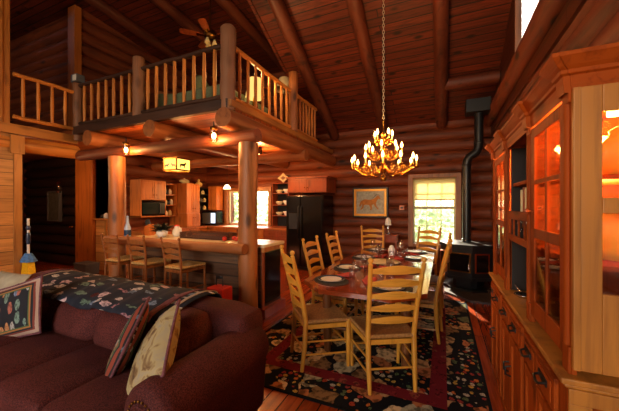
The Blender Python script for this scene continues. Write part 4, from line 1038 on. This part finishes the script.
# worktop and bar-top things
tv = KT('small_television', 'small black television with a bright screen on the kitchen worktop', 'television', -6.05, 6.66, .925)
MB().box(-.30, .24, -.12, .14, .02, .40).build('case', M['gblack'], tv, bevel=.01); MB().box(.05, .20, -.126, -.121, .08, .36).build('screen', glow('lit_screen', (.75, .85, 1.0), 2.2), tv); MB().box(-.2, .15, -.1, .1, 0, .02).build('stand', M['black'], tv)
MB().box(-.27, .03, -.126, -.121, .06, .37).build('dark_panel', M['grey'], tv)
def potted():
    p = KT('potted_plant', 'dark-leaved plant in a round white pot on the bar', 'plant', -4.26, 3.50, .976)
    MB().lathe([(.001, 0), (.05, 0), (.085, .04), (.09, .08), (.07, .115), (.062, .12), (.06, .10), (.001, .10)], 18).build('pot', M['white'], p)
    lf = MB(); rnd = random.Random(3)
    for k in range(46):
        a = rnd.uniform(0, 2*PI); L = rnd.uniform(.10, .26); el = rnd.uniform(.1, .9); d = Vector((math.cos(a)*math.cos(el), math.sin(a)*math.cos(el), math.sin(el))); s = Vector((-d.y, d.x, 0)).normalized()*.028; b = Vector((0, 0, .10))
        tip = b+d*L; m1 = b+d*L*.6; lf.add([b, m1+s, tip+Vector((0, 0, -.03)), m1-s], [(0, 1, 2, 3)])
    lf.build('leaves', M['greendk'], p)
potted()
jg = KT('jug', 'round white jug with a red lid on the bar beside the potted plant', 'jug', -4.15, 3.70, .976)
MB().lathe([(.001, 0), (.05, 0), (.075, .05), (.07, .10), (.04, .14), (.045, .17)], 16).build('body', M['white'], jg); MB().tube([(.065, 0, .06), (.11, 0, .08), (.10, 0, .13), (.04, 0, .15)], .009, 8).build('handle', M['white'], jg); MB().lathe([(.046, .17), (.03, .19), (.001, .20)], 12).build('lid', M['tomato'], jg)
k = KT('knife_block', 'wooden block of black-handled knives on the bar behind the left stools', 'knife block', -4.72, 3.62, .976)
MB().prism([(-.07, 0), (.07, 0), (.05, .20), (-.09, .14)], -.05, .05, 'y').build('block', M['pine'], k)
for i in range(4): MB().tube([(-.05+.03*i, -.02, .16+.01*i), (-.08+.03*i, -.02, .26+.01*i)], .012, 6).build('knife_handle', M['black'], k)
bt = KT('glass_bottle', 'tall blue and white bottle on the bar beside the left log post', 'bottle', -4.66, 3.18, .976)
MB().lathe([(.001, 0), (.045, 0), (.05, .02), (.05, .16), (.02, .24), (.016, .34), (.02, .35), (.001, .36)], 14).build('body', plain('pale_blue_glass', 'a8b8d0', .15), bt); MB().lathe([(.052, .04), (.052, .13)], 14).build('label_band', M['blueg'], bt)
bs = KT('wicker_tray', 'long dark wicker tray on the bar top', 'tray', -3.42, 3.66, .976)
wb_ = MB().box(-.46, .46, -.14, .14, 0, .012)
for q in range(5):
    z = .02+q*.018; wb_.tube([(-.46, -.14, z), (.46, -.14, z), (.46, .14, z), (-.46, .14, z), (-.46, -.14, z)], .008, 6)
wb_.build('tray', plain('dark_wicker', '4a2614', .6, noise=.3, nscale=50, bump=.5), bs)
rb = random.Random(4)
for i, (x, y) in enumerate(((-2.92, 3.46), (-2.84, 3.58), (-2.74, 3.51), (-2.66, 3.60), (-2.58, 3.50))):
    o = MB().ball((0, 0, .036), .037, 12, (1, 1, .92)).build('tomato', M['tomato'], loc=(x, y, .976)); tag(o, 'red tomato in the row on the bar by the log post, %s' % ['farthest left', 'second from left', 'middle one', 'second from right', 'nearest the post'][i], 'tomato', 'tomatoes on the bar')
# --- hanging lights
lan = KT('hanging_lantern', 'amber glass lantern with dark cut-out animals hanging over the bar', 'lantern', -4.05, 3.62, 2.07)
LW = .14
sh = glow('lit_amber_shade', (1.0, .55, .10), 2.6)
MB().box(-LW, LW, -LW, -LW+.01, .02, .19).box(-LW, LW, LW-.01, LW, .02, .19).box(-LW, -LW+.01, -LW+.01, LW-.01, .02, .19).box(LW-.01, LW, -LW+.01, LW-.01, .02, .19).build('shade', sh, lan)
f = MB()
for z in (0, .19): f.box(-LW-.012, LW+.012, -LW-.012, -LW, z, z+.022).box(-LW-.012, LW+.012, LW, LW+.012, z, z+.022).box(-LW-.012, -LW, -LW, LW, z, z+.022).box(LW, LW+.012, -LW, LW, z, z+.022)
for x in (-LW-.012, LW-.006):
    for y in (-LW-.012, LW-.006): f.box(x, x+.018, y, y+.018, .02, .19)
f.box(-.01, .01, -LW, LW, .2, .215).tube([(0, 0, .21), (0, 0, .69)], .006, 6); f.build('frame', M['darkbrass'], lan)
def beast(mb, cx, s, flip, plane):
    pts = [(-.06, .0), (-.05, .0), (-.045, .035), (.02, .035), (.025, 0), (.035, 0), (.04, .05), (.065, .07), (.07, .085), (.055, .09), (.05, .11), (.04, .085), (.02, .075), (-.05, .07), (-.062, .05)]
    p = [((x*flip)*s+cx, .045+z*s) for x, z in pts]
    if plane == 'y': mb.prism(p, -LW-.004, -LW-.001, 'y')
    else: mb.prism(p, LW+.001, LW+.004, 'x')
an = MB(); beast(an, -.07, .8, 1, 'y'); beast(an, .07, .75, -1, 'y'); beast(an, -.01, 1.0, 1, 'x'); an.build('animal_cutout', M['black'], lan)
MB().tube([(0, 0, .36), (-.05, 0, .41), (-.04, 0, .47)], [.025, .035, .02], 10).tube([(.02, 0, .36), (.05, 0, .43)], [.02, .03], 10).build('glowing_tube', glow('lit_amber_tube', (1.0, .6, .2), 2.0), lan)
lamp('lantern_lamp', 'POINT', (-4.05, 3.62, 2.16), 30, (1.0, .50, .16), shadow_soft_size=.08)
lamp('lantern_uplamp', 'POINT', (-4.05, 3.62, 2.36), 16, (1.0, .40, .12), shadow_soft_size=.06)
def spotcan(x, y, z, label, w_=26):
    t = KT('cylinder_light', label, 'light', x, y, z, 0, 'cylinder lights under the loft')
    MB().tube([(0, 0, .12), (0, 0, .2)], .008, 8).build('stem', M['black'], t)
    MB().lathe([(.028, .09), (.05, .09), (.05, .125), (.001, .13)], 14).build('cap', M['darkbrass'], t)
    MB().lathe([(.048, -.06), (.052, -.05), (.052, .09)], 16).build('glass_shade', M['amberglass'], t)
    MB().ball((0, 0, .01), .028, 10, (1, 1, 1.5)).build('bulb', M['warmbulb'], t)
    lamp('cylinder_lamp', 'POINT', (x, y, z-.075), w_, (1.0, .48, .15), shadow_soft_size=.03)
spotcan(-4.52, 3.06, 2.36, 'small glass cylinder light near the left log post')
spotcan(-2.76, 3.06, 2.41, 'small glass cylinder light near the tall log post at the bar end')
pe = KT('pendant_light', 'white glass bell pendant glowing in front of the kitchen window', 'light', -5.15, 6.2, 1.93)
MB().lathe([(.10, 0), (.085, .05), (.04, .11), (.02, .12)], 16).build('shade', glow('lit_white_shade', (1.0, .75, .45), 4), pe); MB().tube([(0, 0, .12), (0, 0, .83)], .005, 6).build('cord', M['black'], pe)
lamp('pendant_lamp', 'POINT', (-5.15, 6.2, 1.86), 45, (1.0, .50, .17), shadow_soft_size=.06)
# under-loft ceiling fixtures warming the kitchen
for x, y in ((-5.6, 5.2), (-3.6, 5.4)):
    o = KT('ceiling_spotlight', 'black ceiling spotlight under the loft %s' % ('by the pantry' if x < -5 else 'in front of the refrigerator'), 'light', x, y, 2.60, 0)
    MB().lathe([(.05, 0), (.05, .12), (.02, .15), (.001, .16)], 14).build('can', M['black'], o); MB().lathe([(.001, .02), (.04, .02), (.045, .01)], 14).build('bulb', M['warmbulb'], o)
    lamp('ceiling_spot_lamp', 'POINT', (x, y, 2.50), 70, (1.0, .48, .16), shadow_soft_size=.05)

# ============================================================ TABLEWARE
def plate_set():
    p = MB().lathe([(.001, 0), (.08, .001), (.09, .006), (.135, .016), (.138, .019), (.13, .017), (.085, .009), (.001, .007)], 28).build('plate', M['white'])
    MB().lathe([(.105, .0135), (.134, .0205), (.1375, .0205), (.108, .0125)], 28).build('rim', plain('blue_rim', '3c4c64', .25), p); return p
mat0 = MB().prism([(.2*math.cos(q)*(1.05 if abs(math.cos(q)) > .5 else 1), .165*math.sin(q)) for q in [2*PI*i/24 for i in range(24)]], 0, .004).build('placemat', plain('dark_placemat', '2a2420', .8, noise=.3)) 
pl0 = plate_set()
nap0 = MB().grid(lambda u, v: ((u-.5)*.16*(1-.5*v), (v-.5)*.18, .01+.035*math.sin(u*PI)*(1-v)+.012*math.sin(u*12)*(1-v)), 14, 8).build('napkin', M['red'])
nap0.modifiers.new('thickness', 'SOLIDIFY').thickness = .006
def wineglass():
    g = thing('wine_glass', '', 'glass', (0, 0, 0))
    MB().lathe([(.001, 0), (.034, .002), (.030, .005), (.006, .010), (.0045, .075), (.007, .085)], 16).build('stem', M['wine'], g)
    MB().lathe([(.007, .085), (.030, .105), (.039, .135), (.037, .17), (.032, .195), (.0305, .195), (.0355, .17), (.0372, .135), (.028, .108), (.001, .094)], 18).build('bowl', M['wine'], g); return g
wg0 = wineglass()
wg1 = MB().lathe([(.001, 0), (.030, 0), (.036, .12), (.034, .12), (.028, .006), (.001, .006)], 16).build('water_glass', M['wine'])
sets = [(-1.02, 2.80, 'near left corner'), (-.44, 2.74, 'near right corner'), (-1.04, 3.43, 'left side, second from the viewer'), (-1.04, 4.22, 'left side, third from the viewer'), (-1.0, 5.02, 'far left corner'), (-.42, 5.02, 'far right corner'), (-.36, 3.60, 'right side, second from the viewer'), (-.36, 4.42, 'right side, third from the viewer')]
ang = [42, 120, 0, 0, -72, -118, 176, 178]
for i, (x, y, nm) in enumerate(sets):
    a = R(ang[i]); f = Vector((math.cos(a), math.sin(a))); s = Vector((f.y, -f.x))
    def at(u, v): return (x+f.x*u+s.x*v, y+f.y*u+s.y*v)
    def put(o0, u, v, dz, rz, lab, grp, cat):
        px, py = at(u, v); o = o0 if i == 0 else dup(o0); o.location = (px, py, TT+dz+.001); o.rotation_euler = (0, 0, rz); o['label'] = lab; o['group'] = grp; o['category'] = cat
    put(mat0, 0, 0, 0, a-PI/2, 'dark oval placemat at the %s of the table' % nm, 'placemats', 'placemat')
    put(pl0, 0, 0, .0045, a, 'blue-rimmed white dinner plate at the %s of the table' % nm, 'dinner plates', 'plate')
    put(wg0, .22, .10, 0, 0, 'stemmed wine glass at the %s of the table' % nm, 'wine glasses', 'glass')
    put(wg1, .23, -.0, 0, 0, 'straight water glass at the %s of the table' % nm, 'water glasses', 'glass')
    put(nap0, .215, -.12, 0, a+R(70), 'folded red napkin at the %s of the table' % nm, 'red napkins', 'napkin')
bd = KT('serving_platter', 'pale oval serving platter in the middle of the dining table', 'platter', -.70, 3.92, TT+.001)
MB().lathe([(.001, 0), (.14, .001), (.2, .02), (.205, .024), (.14, .008), (.001, .007)], 28).build('dish', M['cream'], bd)
jar(-.70, 4.55, TT+.001, .05, .16, 'white', 'white covered sugar jar on the far half of the table centre')

# ============================================================ BACK WALL: picture, switch, side table
pc = KT('horse_picture', 'picture of a tan horse in a gold and black frame on the log wall', 'picture', -1.58, 7.045, 1.22)
def frame(mb, w0, h0, t, y0, y1, zc=.35):
    mb.box(-w0, w0, y0, y1, zc-h0, zc-h0+t).box(-w0, w0, y0, y1, zc+h0-t, zc+h0).box(-w0, -w0+t, y0, y1, zc-h0+t, zc+h0-t).box(w0-t, w0, y0, y1, zc-h0+t, zc+h0-t); return mb
frame(MB(), .42, .355, .035, -.035, .06).build('outer_frame', M['black'], pc, bevel=.004)
frame(MB(), .386, .321, .055, -.045, .05).build('inner_frame', plain('gold_frame', 'd8921c', .35, .3), pc, bevel=.004)
art = MB().box(-.335, .335, -.02, .0, .08, .62).build('picture_panel', plain('grey_speckled_ground', 'a8a694', .8, noise=.25, nscale=22), pc)
hb = [(-.20, .40), (-.12, .43), (-.02, .415), (.07, .43), (.13, .47), (.18, .52), (.20, .515), (.235, .47), (.25, .44), (.235, .425), (.20, .44), (.165, .40), (.14, .34), (.15, .27), (.20, .20), (.19, .18), (.12, .255), (.09, .31), (.04, .29), (.05, .20), (.02, .16), (.0, .17), (.01, .22), (-.02, .29), (-.09, .30), (-.14, .29), (-.16, .22), (-.22, .17), (-.24, .18), (-.19, .25), (-.19, .32), (-.24, .25), (-.265, .26), (-.235, .36)]
hb = [(x, z) for x, z in hb]
MB().prism(hb, -.026, -.0205, 'y').build('horse_figure', plain('ochre_horse', 'b0702c', .8, noise=.25, nscale=14), art)
MB().tube([(.06, -.024, .445), (.10, -.024, .49), (.15, -.024, .535), (.195, -.024, .535), (.235, -.024, .50)], [.012, .018, .018, .014, .006], 6, squash=.3).build('mane', M['black'], art)
sw = KT('thermostat', 'small pinkish wall thermostat between the picture and the window', 'thermostat', -.86, 7.055, 1.40); MB().box(-.055, .055, 0, .05, 0, .10).build('case', plain('pinkish_plastic', 'd89070', .5), sw, bevel=.006); MB().box(-.03, .03, -.004, 0, .03, .07).build('dial_window', M['grey'], sw)
sd = KT('side_table', 'small dark wooden side table against the back wall', 'table', -1.12, 6.72)
MB().box(-.24, .24, -.2, .2, .84, .87).build('tabletop', M['redpine'], sd, bevel=.005)
MB().box(-.21, .21, -.17, .17, .70, .84).build('drawer_case', M['redpine'], sd)
for sx in (-1, 1):
    for sy in (-1, 1): MB().box(sx*.2-.018, sx*.2+.018, sy*.16-.018, sy*.16+.018, 0, .70).build('leg', M['redpine'], sd)
la = KT('glass_lamp', 'small glass lamp with an arched wire on the side table', 'lamp', -1.10, 6.66, .87)
MB().lathe([(.001, 0), (.06, 0), (.03, .02), (.015, .04), (.015, .20)], 14).build('base', M['chrome'], la)
MB().lathe([(.07, .20), (.06, .30), (.03, .36), (.001, .37)], 14).build('shade', M['white'], la)
MB().tube([(0, 0, .30), (-.1, 0, .40), (-.22, 0, .40), (-.32, 0, .30), (-.34, 0, .2)], .004, 6).build('wire_arm', M['black'], la)

# ============================================================ LEFT HALL THINGS
o = KT('framed_print', 'dark framed print on the black log wall at the left', 'picture', -8.98, 4.21, 1.10)
frame(MB(), .27, .38, .03, -.03, .04, .38).build('frame', M['grey'], o); MB().box(-.24, .24, -.01, .01, .03, .73).build('print', plain('dim_print', '4a4840', .7, noise=.4, nscale=9), o)
o = KT('wall_lantern', 'small glass wall lantern above the dark framed print', 'lantern', -8.74, 4.19, 1.86)
MB().lathe([(.05, 0), (.06, .02), (.06, .18), (.03, .24), (.001, .25)], 12).build('chimney', M['wine'], o); MB().lathe([(.001, -.05), (.05, -.04), (.05, 0), (.001, .01)], 12).build('base', M['chrome'], o)
lamp('hall_fill_light', 'POINT', (-7.5, 2.7, 2.2), 45, (1.0, .55, .25), shadow_soft_size=.08)  # added hall fill, well away from the lantern, brightening plank and partition
o = KT('glint_knob', 'bright round brass knob standing for a glint on the dark wall left of the plank post', 'door knob', -8.26, 4.245, .98)
MB().lathe([(.03, 0), (.03, .01), (.01, .015), (.012, .04), (.03, .055), (.028, .075), (.001, .08)], 14, M=Matrix.Rotation(PI/2, 4, 'X')).build('knob', M['brass'], o)  # brass shape stands for a small glint; the log wall has no door
o = MB().box(-7.43, -6.78, 4.24, 4.46, 1.162, 1.20).build('trim_24', M['trim'], bevel=.006, origin=(-7.1, 4.35, 1.162)); struct(o)
o = MB().box(-7.05, -6.99, 4.27, 4.30, 0, 1.16).build('trim_25', M['trim'], origin=(-7.02, 4.285, 0)); struct(o)
for i, (x, mt, h, lab) in enumerate(((-7.24, 'black', .10, 'black canister on the partition ledge'), (-7.12, 'white', .13, 'white and grey canister on the partition ledge'), (-6.92, 'tomato', .12, 'red tin on the right of the partition ledge'))):
    jar(x, 4.35, 1.201, .055, h, mt, lab, 'canister')
o = KT('storage_bin', 'grey bin standing on the floor by the partition wall', 'bin', -7.15, 3.95); MB().prism([(-.2, 0), (.2, 0), (.22, .22), (-.22, .22)], -.14, .14, 'y').build('body', M['grey'], o, bevel=.01); MB().box(-.23, .23, -.15, .15, .22, .245).build('lid', M['grey'], o, bevel=.005)
o = MB().box(-6.028, -6.0, 1.72, 2.02, 1.60, 1.86).build('small_plaque', plain('dark_red_plaque', '4c140c', .6), bevel=.004, origin=(-6.01, 1.9, 1.6)); tag(o, 'dark red plaque on the honey plank wall at the left frame edge', 'plaque')
# yellow broom hanging on the corner board
bm = KT('yellow_broom', 'yellow-bristled broom tied with blue cloth hanging at the plank wall corner', 'broom', -5.88, 2.42, .40)
MB().prism([(-.12, 0), (.12, 0), (.10, .12), (.055, .30), (-.055, .30), (-.09, .12)], -.045, .045, 'y').build('bristles', M['yellow'], bm, bevel=.015)
def skirt(u, v):
    q = u*2*PI; r = .06+.075*v+.012*math.sin(q*7)*v; return (r*math.cos(q), .7*r*math.sin(q), .36-.13*v)
MB().grid(skirt, 42, 6, wrapu=True).build('cloth_wrap', M['bluecloth'], bm)
MB().tube([(0, 0, .34), (0, 0, .90)], .018, 10).build('handle', M['white'], bm)
MB().lathe([(.022, 0), (.03, .06), (.028, .14), (.02, .18)], 12, (0, 0, .50)).build('handle_wrap', M['blueg'], bm); MB().lathe([(.02, 0), (.035, .03), (.02, .07)], 12, (0, 0, .72)).build('handle_wrap', M['blueg'], bm)

# floor things behind the sofa
o = KT('toolbox', 'red and black case on the floor behind the sofa by the log post', 'case', -2.42, 2.78); o.scale = (.7, .9, 2.5); MB().box(-.17, .17, -.10, .10, 0, .13).build('body', M['black'], o, bevel=.015); MB().box(-.17, .17, -.101, .101, .13, .215).build('lid', M['tomato'], o, bevel=.01); MB().tube([(-.07, 0, .22), (-.07, 0, .26), (.07, 0, .26), (.07, 0, .22)], .009, 8).build('handle', M['black'], o); MB().box(-.10, -.02, -.108, -.1015, .155, .19).box(.03, .11, -.108, -.1015, .155, .19).build('latch', M['black'], o)

# hutch contents
for k, (y, m_, h) in enumerate(((2.50, 'cream', .16), (2.56, 'redpine', .165), (2.63, 'cream', .15))):
    o = MB().box(-.09, .09, -.014, .014, 0, h).build('book', M[m_], loc=hpt(.62, y, 1.451), bevel=.003); tag(o, '%s book standing in the open hutch bay, %s' % (('cream', 'reddish', 'cream')[k], ('nearest us', 'the middle one', 'farthest')[k]), 'book', 'books in the hutch')
for k in range(4):
    o = MB().lathe([(.001, 0), (.022, 0), (.026, -.05), (.02, -.075), (.004, -.085), (.004, -.10), (.02, -.105)], 12).build('stemmed_glass', M['wine'], loc=hpt(.53, 2.19+.155*k, 1.425)); tag(o, 'upside-down glass hanging in the hutch rack, %s' % ('nearest', 'second', 'third', 'farthest')[k], 'glass', 'glasses in the hutch rack')
for k, (y, z, r, mt) in enumerate(((1.70, 1.269, .07, 'cream'), (1.90, 1.269, .05, 'candle'), (1.66, 1.619, .06, 'candle'), (1.86, 1.619, .07, 'cream'), (2.95, 1.269, .06, 'cream'), (3.08, 1.619, .06, 'candle'))):
    jar(*hpt(.68, y, z), r, .20, mt, '%s jar behind the %s hutch door, %s' % (('cream', 'tan', 'tan', 'cream', 'cream', 'tan')[k], 'near' if k < 4 else 'far', ('lower shelf nearer us', 'lower shelf farther along', 'upper shelf nearer us', 'upper shelf farther along', 'lower shelf', 'upper shelf')[k]))
o = KT('small_dish', 'little metal ladle dish on the hutch counter in the open bay', 'dish', *hpt(.52, 2.55, .846)); MB().lathe([(.001, 0), (.03, 0), (.055, .02), (.052, .022), (.028, .005), (.001, .005)], 14).build('bowl', M['chrome'], o); MB().tube([(.0, .05, .02), (-.02, .12, .05)], .005, 6).build('handle', M['chrome'], o)

# ============================================================ LOFT THINGS
fn = KT('ceiling_fan', 'brass ceiling fan with wooden blades over the loft', 'fan', -3.92, 4.25, 4.62)
CT = DZ-.10*(4.25-2.95)-4.62
MB().tube([(0, 0, .12), (0, 0, CT)], .012, 8).build('downrod', M['darkbrass'], fn); MB().lathe([(.02, -.06), (.10, -.03), (.12, .02), (.10, .08), (.04, .12), (.001, .13)], 18).build('motor', M['darkbrass'], fn)
for k in range(5):
    a = 2*PI*k/5+.15; c_, s_ = math.cos(a), math.sin(a); Mx = Matrix.Rotation(a, 4, 'Z') @ Matrix.Rotation(R(10), 4, 'X')
    bld = MB().prism([(.18, -.045), (.30, -.06), (.49, -.065), (.52, -.04), (.52, .04), (.49, .065), (.30, .06), (.18, .045)], 0, .008, 'z', M=Mx).build('blade', M['redpine'], fn)
    MB().prism([(.08, -.02), (.24, -.03), (.24, .03), (.08, .02)], -.006, 0, 'z', M=Mx).build('blade_iron', M['brass'], bld)
for k in range(3):
    a = 2*PI*k/3+.6; c_, s_ = math.cos(a), math.sin(a)
    MB().lathe([(.02, 0), (.03, -.03), (.055, -.10), (.05, -.10), (.025, -.03)], 12, (.08*c_, .08*s_, -.06)).build('light_shade', plain('frosted_glass', 'd8c890', .4), fn)
ac = KT('armchair', 'sage green upholstered armchair up in the loft', 'armchair', -4.55, 4.2, 2.87, R(-60))
soft('seat', -.34, .34, -.34, .34, .12, .45, ac, .02, .06, 0, 'green'); soft('backrest', -.34, .34, .24, .44, .40, 1.02, ac, .04, .09, .04, 'green')
soft('arm', -.44, -.30, -.32, .36, .12, .62, ac, .01, .07, 0, 'green'); soft('arm', .30, .44, -.32, .36, .12, .62, ac, .01, .07, 0, 'green')
for sx in (-.34, .34):
    for sy in (-.26, .3): MB().tube([(sx, sy, 0), (sx, sy, .13)], [.02, .03], 8).build('foot', M['dark'], ac)
bd = KT('bed', 'low bed with a sage green cover behind the front loft railing', 'bed', -3.32, 3.82, 2.87)
soft('mattress', -.55, .42, -.42, .9, .14, .42, bd, .01, .06, 0, 'green'); MB().box(-.56, .43, -.43, .91, 0, .14).build('frame', M['pine'], bd, bevel=.01)
tl = KT('table_lamp', 'lit table lamp glowing behind the corner of the loft railing', 'lamp', -2.76, 4.0, 2.87)
MB().lathe([(.001, 0), (.14, 0), (.14, .03), (.03, .06), (.05, .2), (.03, .34), (.015, .40)], 16).build('base', M['brass'], tl)
MB().lathe([(.15, .36), (.11, .66)], 20).build('shade', glow('lit_lamp_shade', (1.0, .55, .14), 1.5), tl)
lamp('table_lamp_light', 'POINT', (-2.76, 4.0, 3.65), 30, (1.0, .55, .2), shadow_soft_size=.1)
fl = KT('floor_lamp', 'floor lamp with a cream shade behind the right-hand loft newel', 'lamp', -2.86, 5.15, 2.87)
MB().lathe([(.001, 0), (.13, 0), (.13, .02), (.015, .04), (.012, .95)], 14).build('pole', M['darkbrass'], fl)
MB().lathe([(.21, .92), (.19, .96), (.10, 1.14), (.06, 1.16)], 20).build('shade', M['cream'], fl)
o = KT('small_speaker', 'small white and dark speaker box on the corner newel of the balcony', 'speaker', -6.0, 3.17, 3.705); MB().box(-.09, .09, -.07, .07, 0, .14).build('case', M['grey'], o, bevel=.01); MB().box(-.02, .08, -.076, -.071, .02, .12).build('front_panel', M['white'], o)
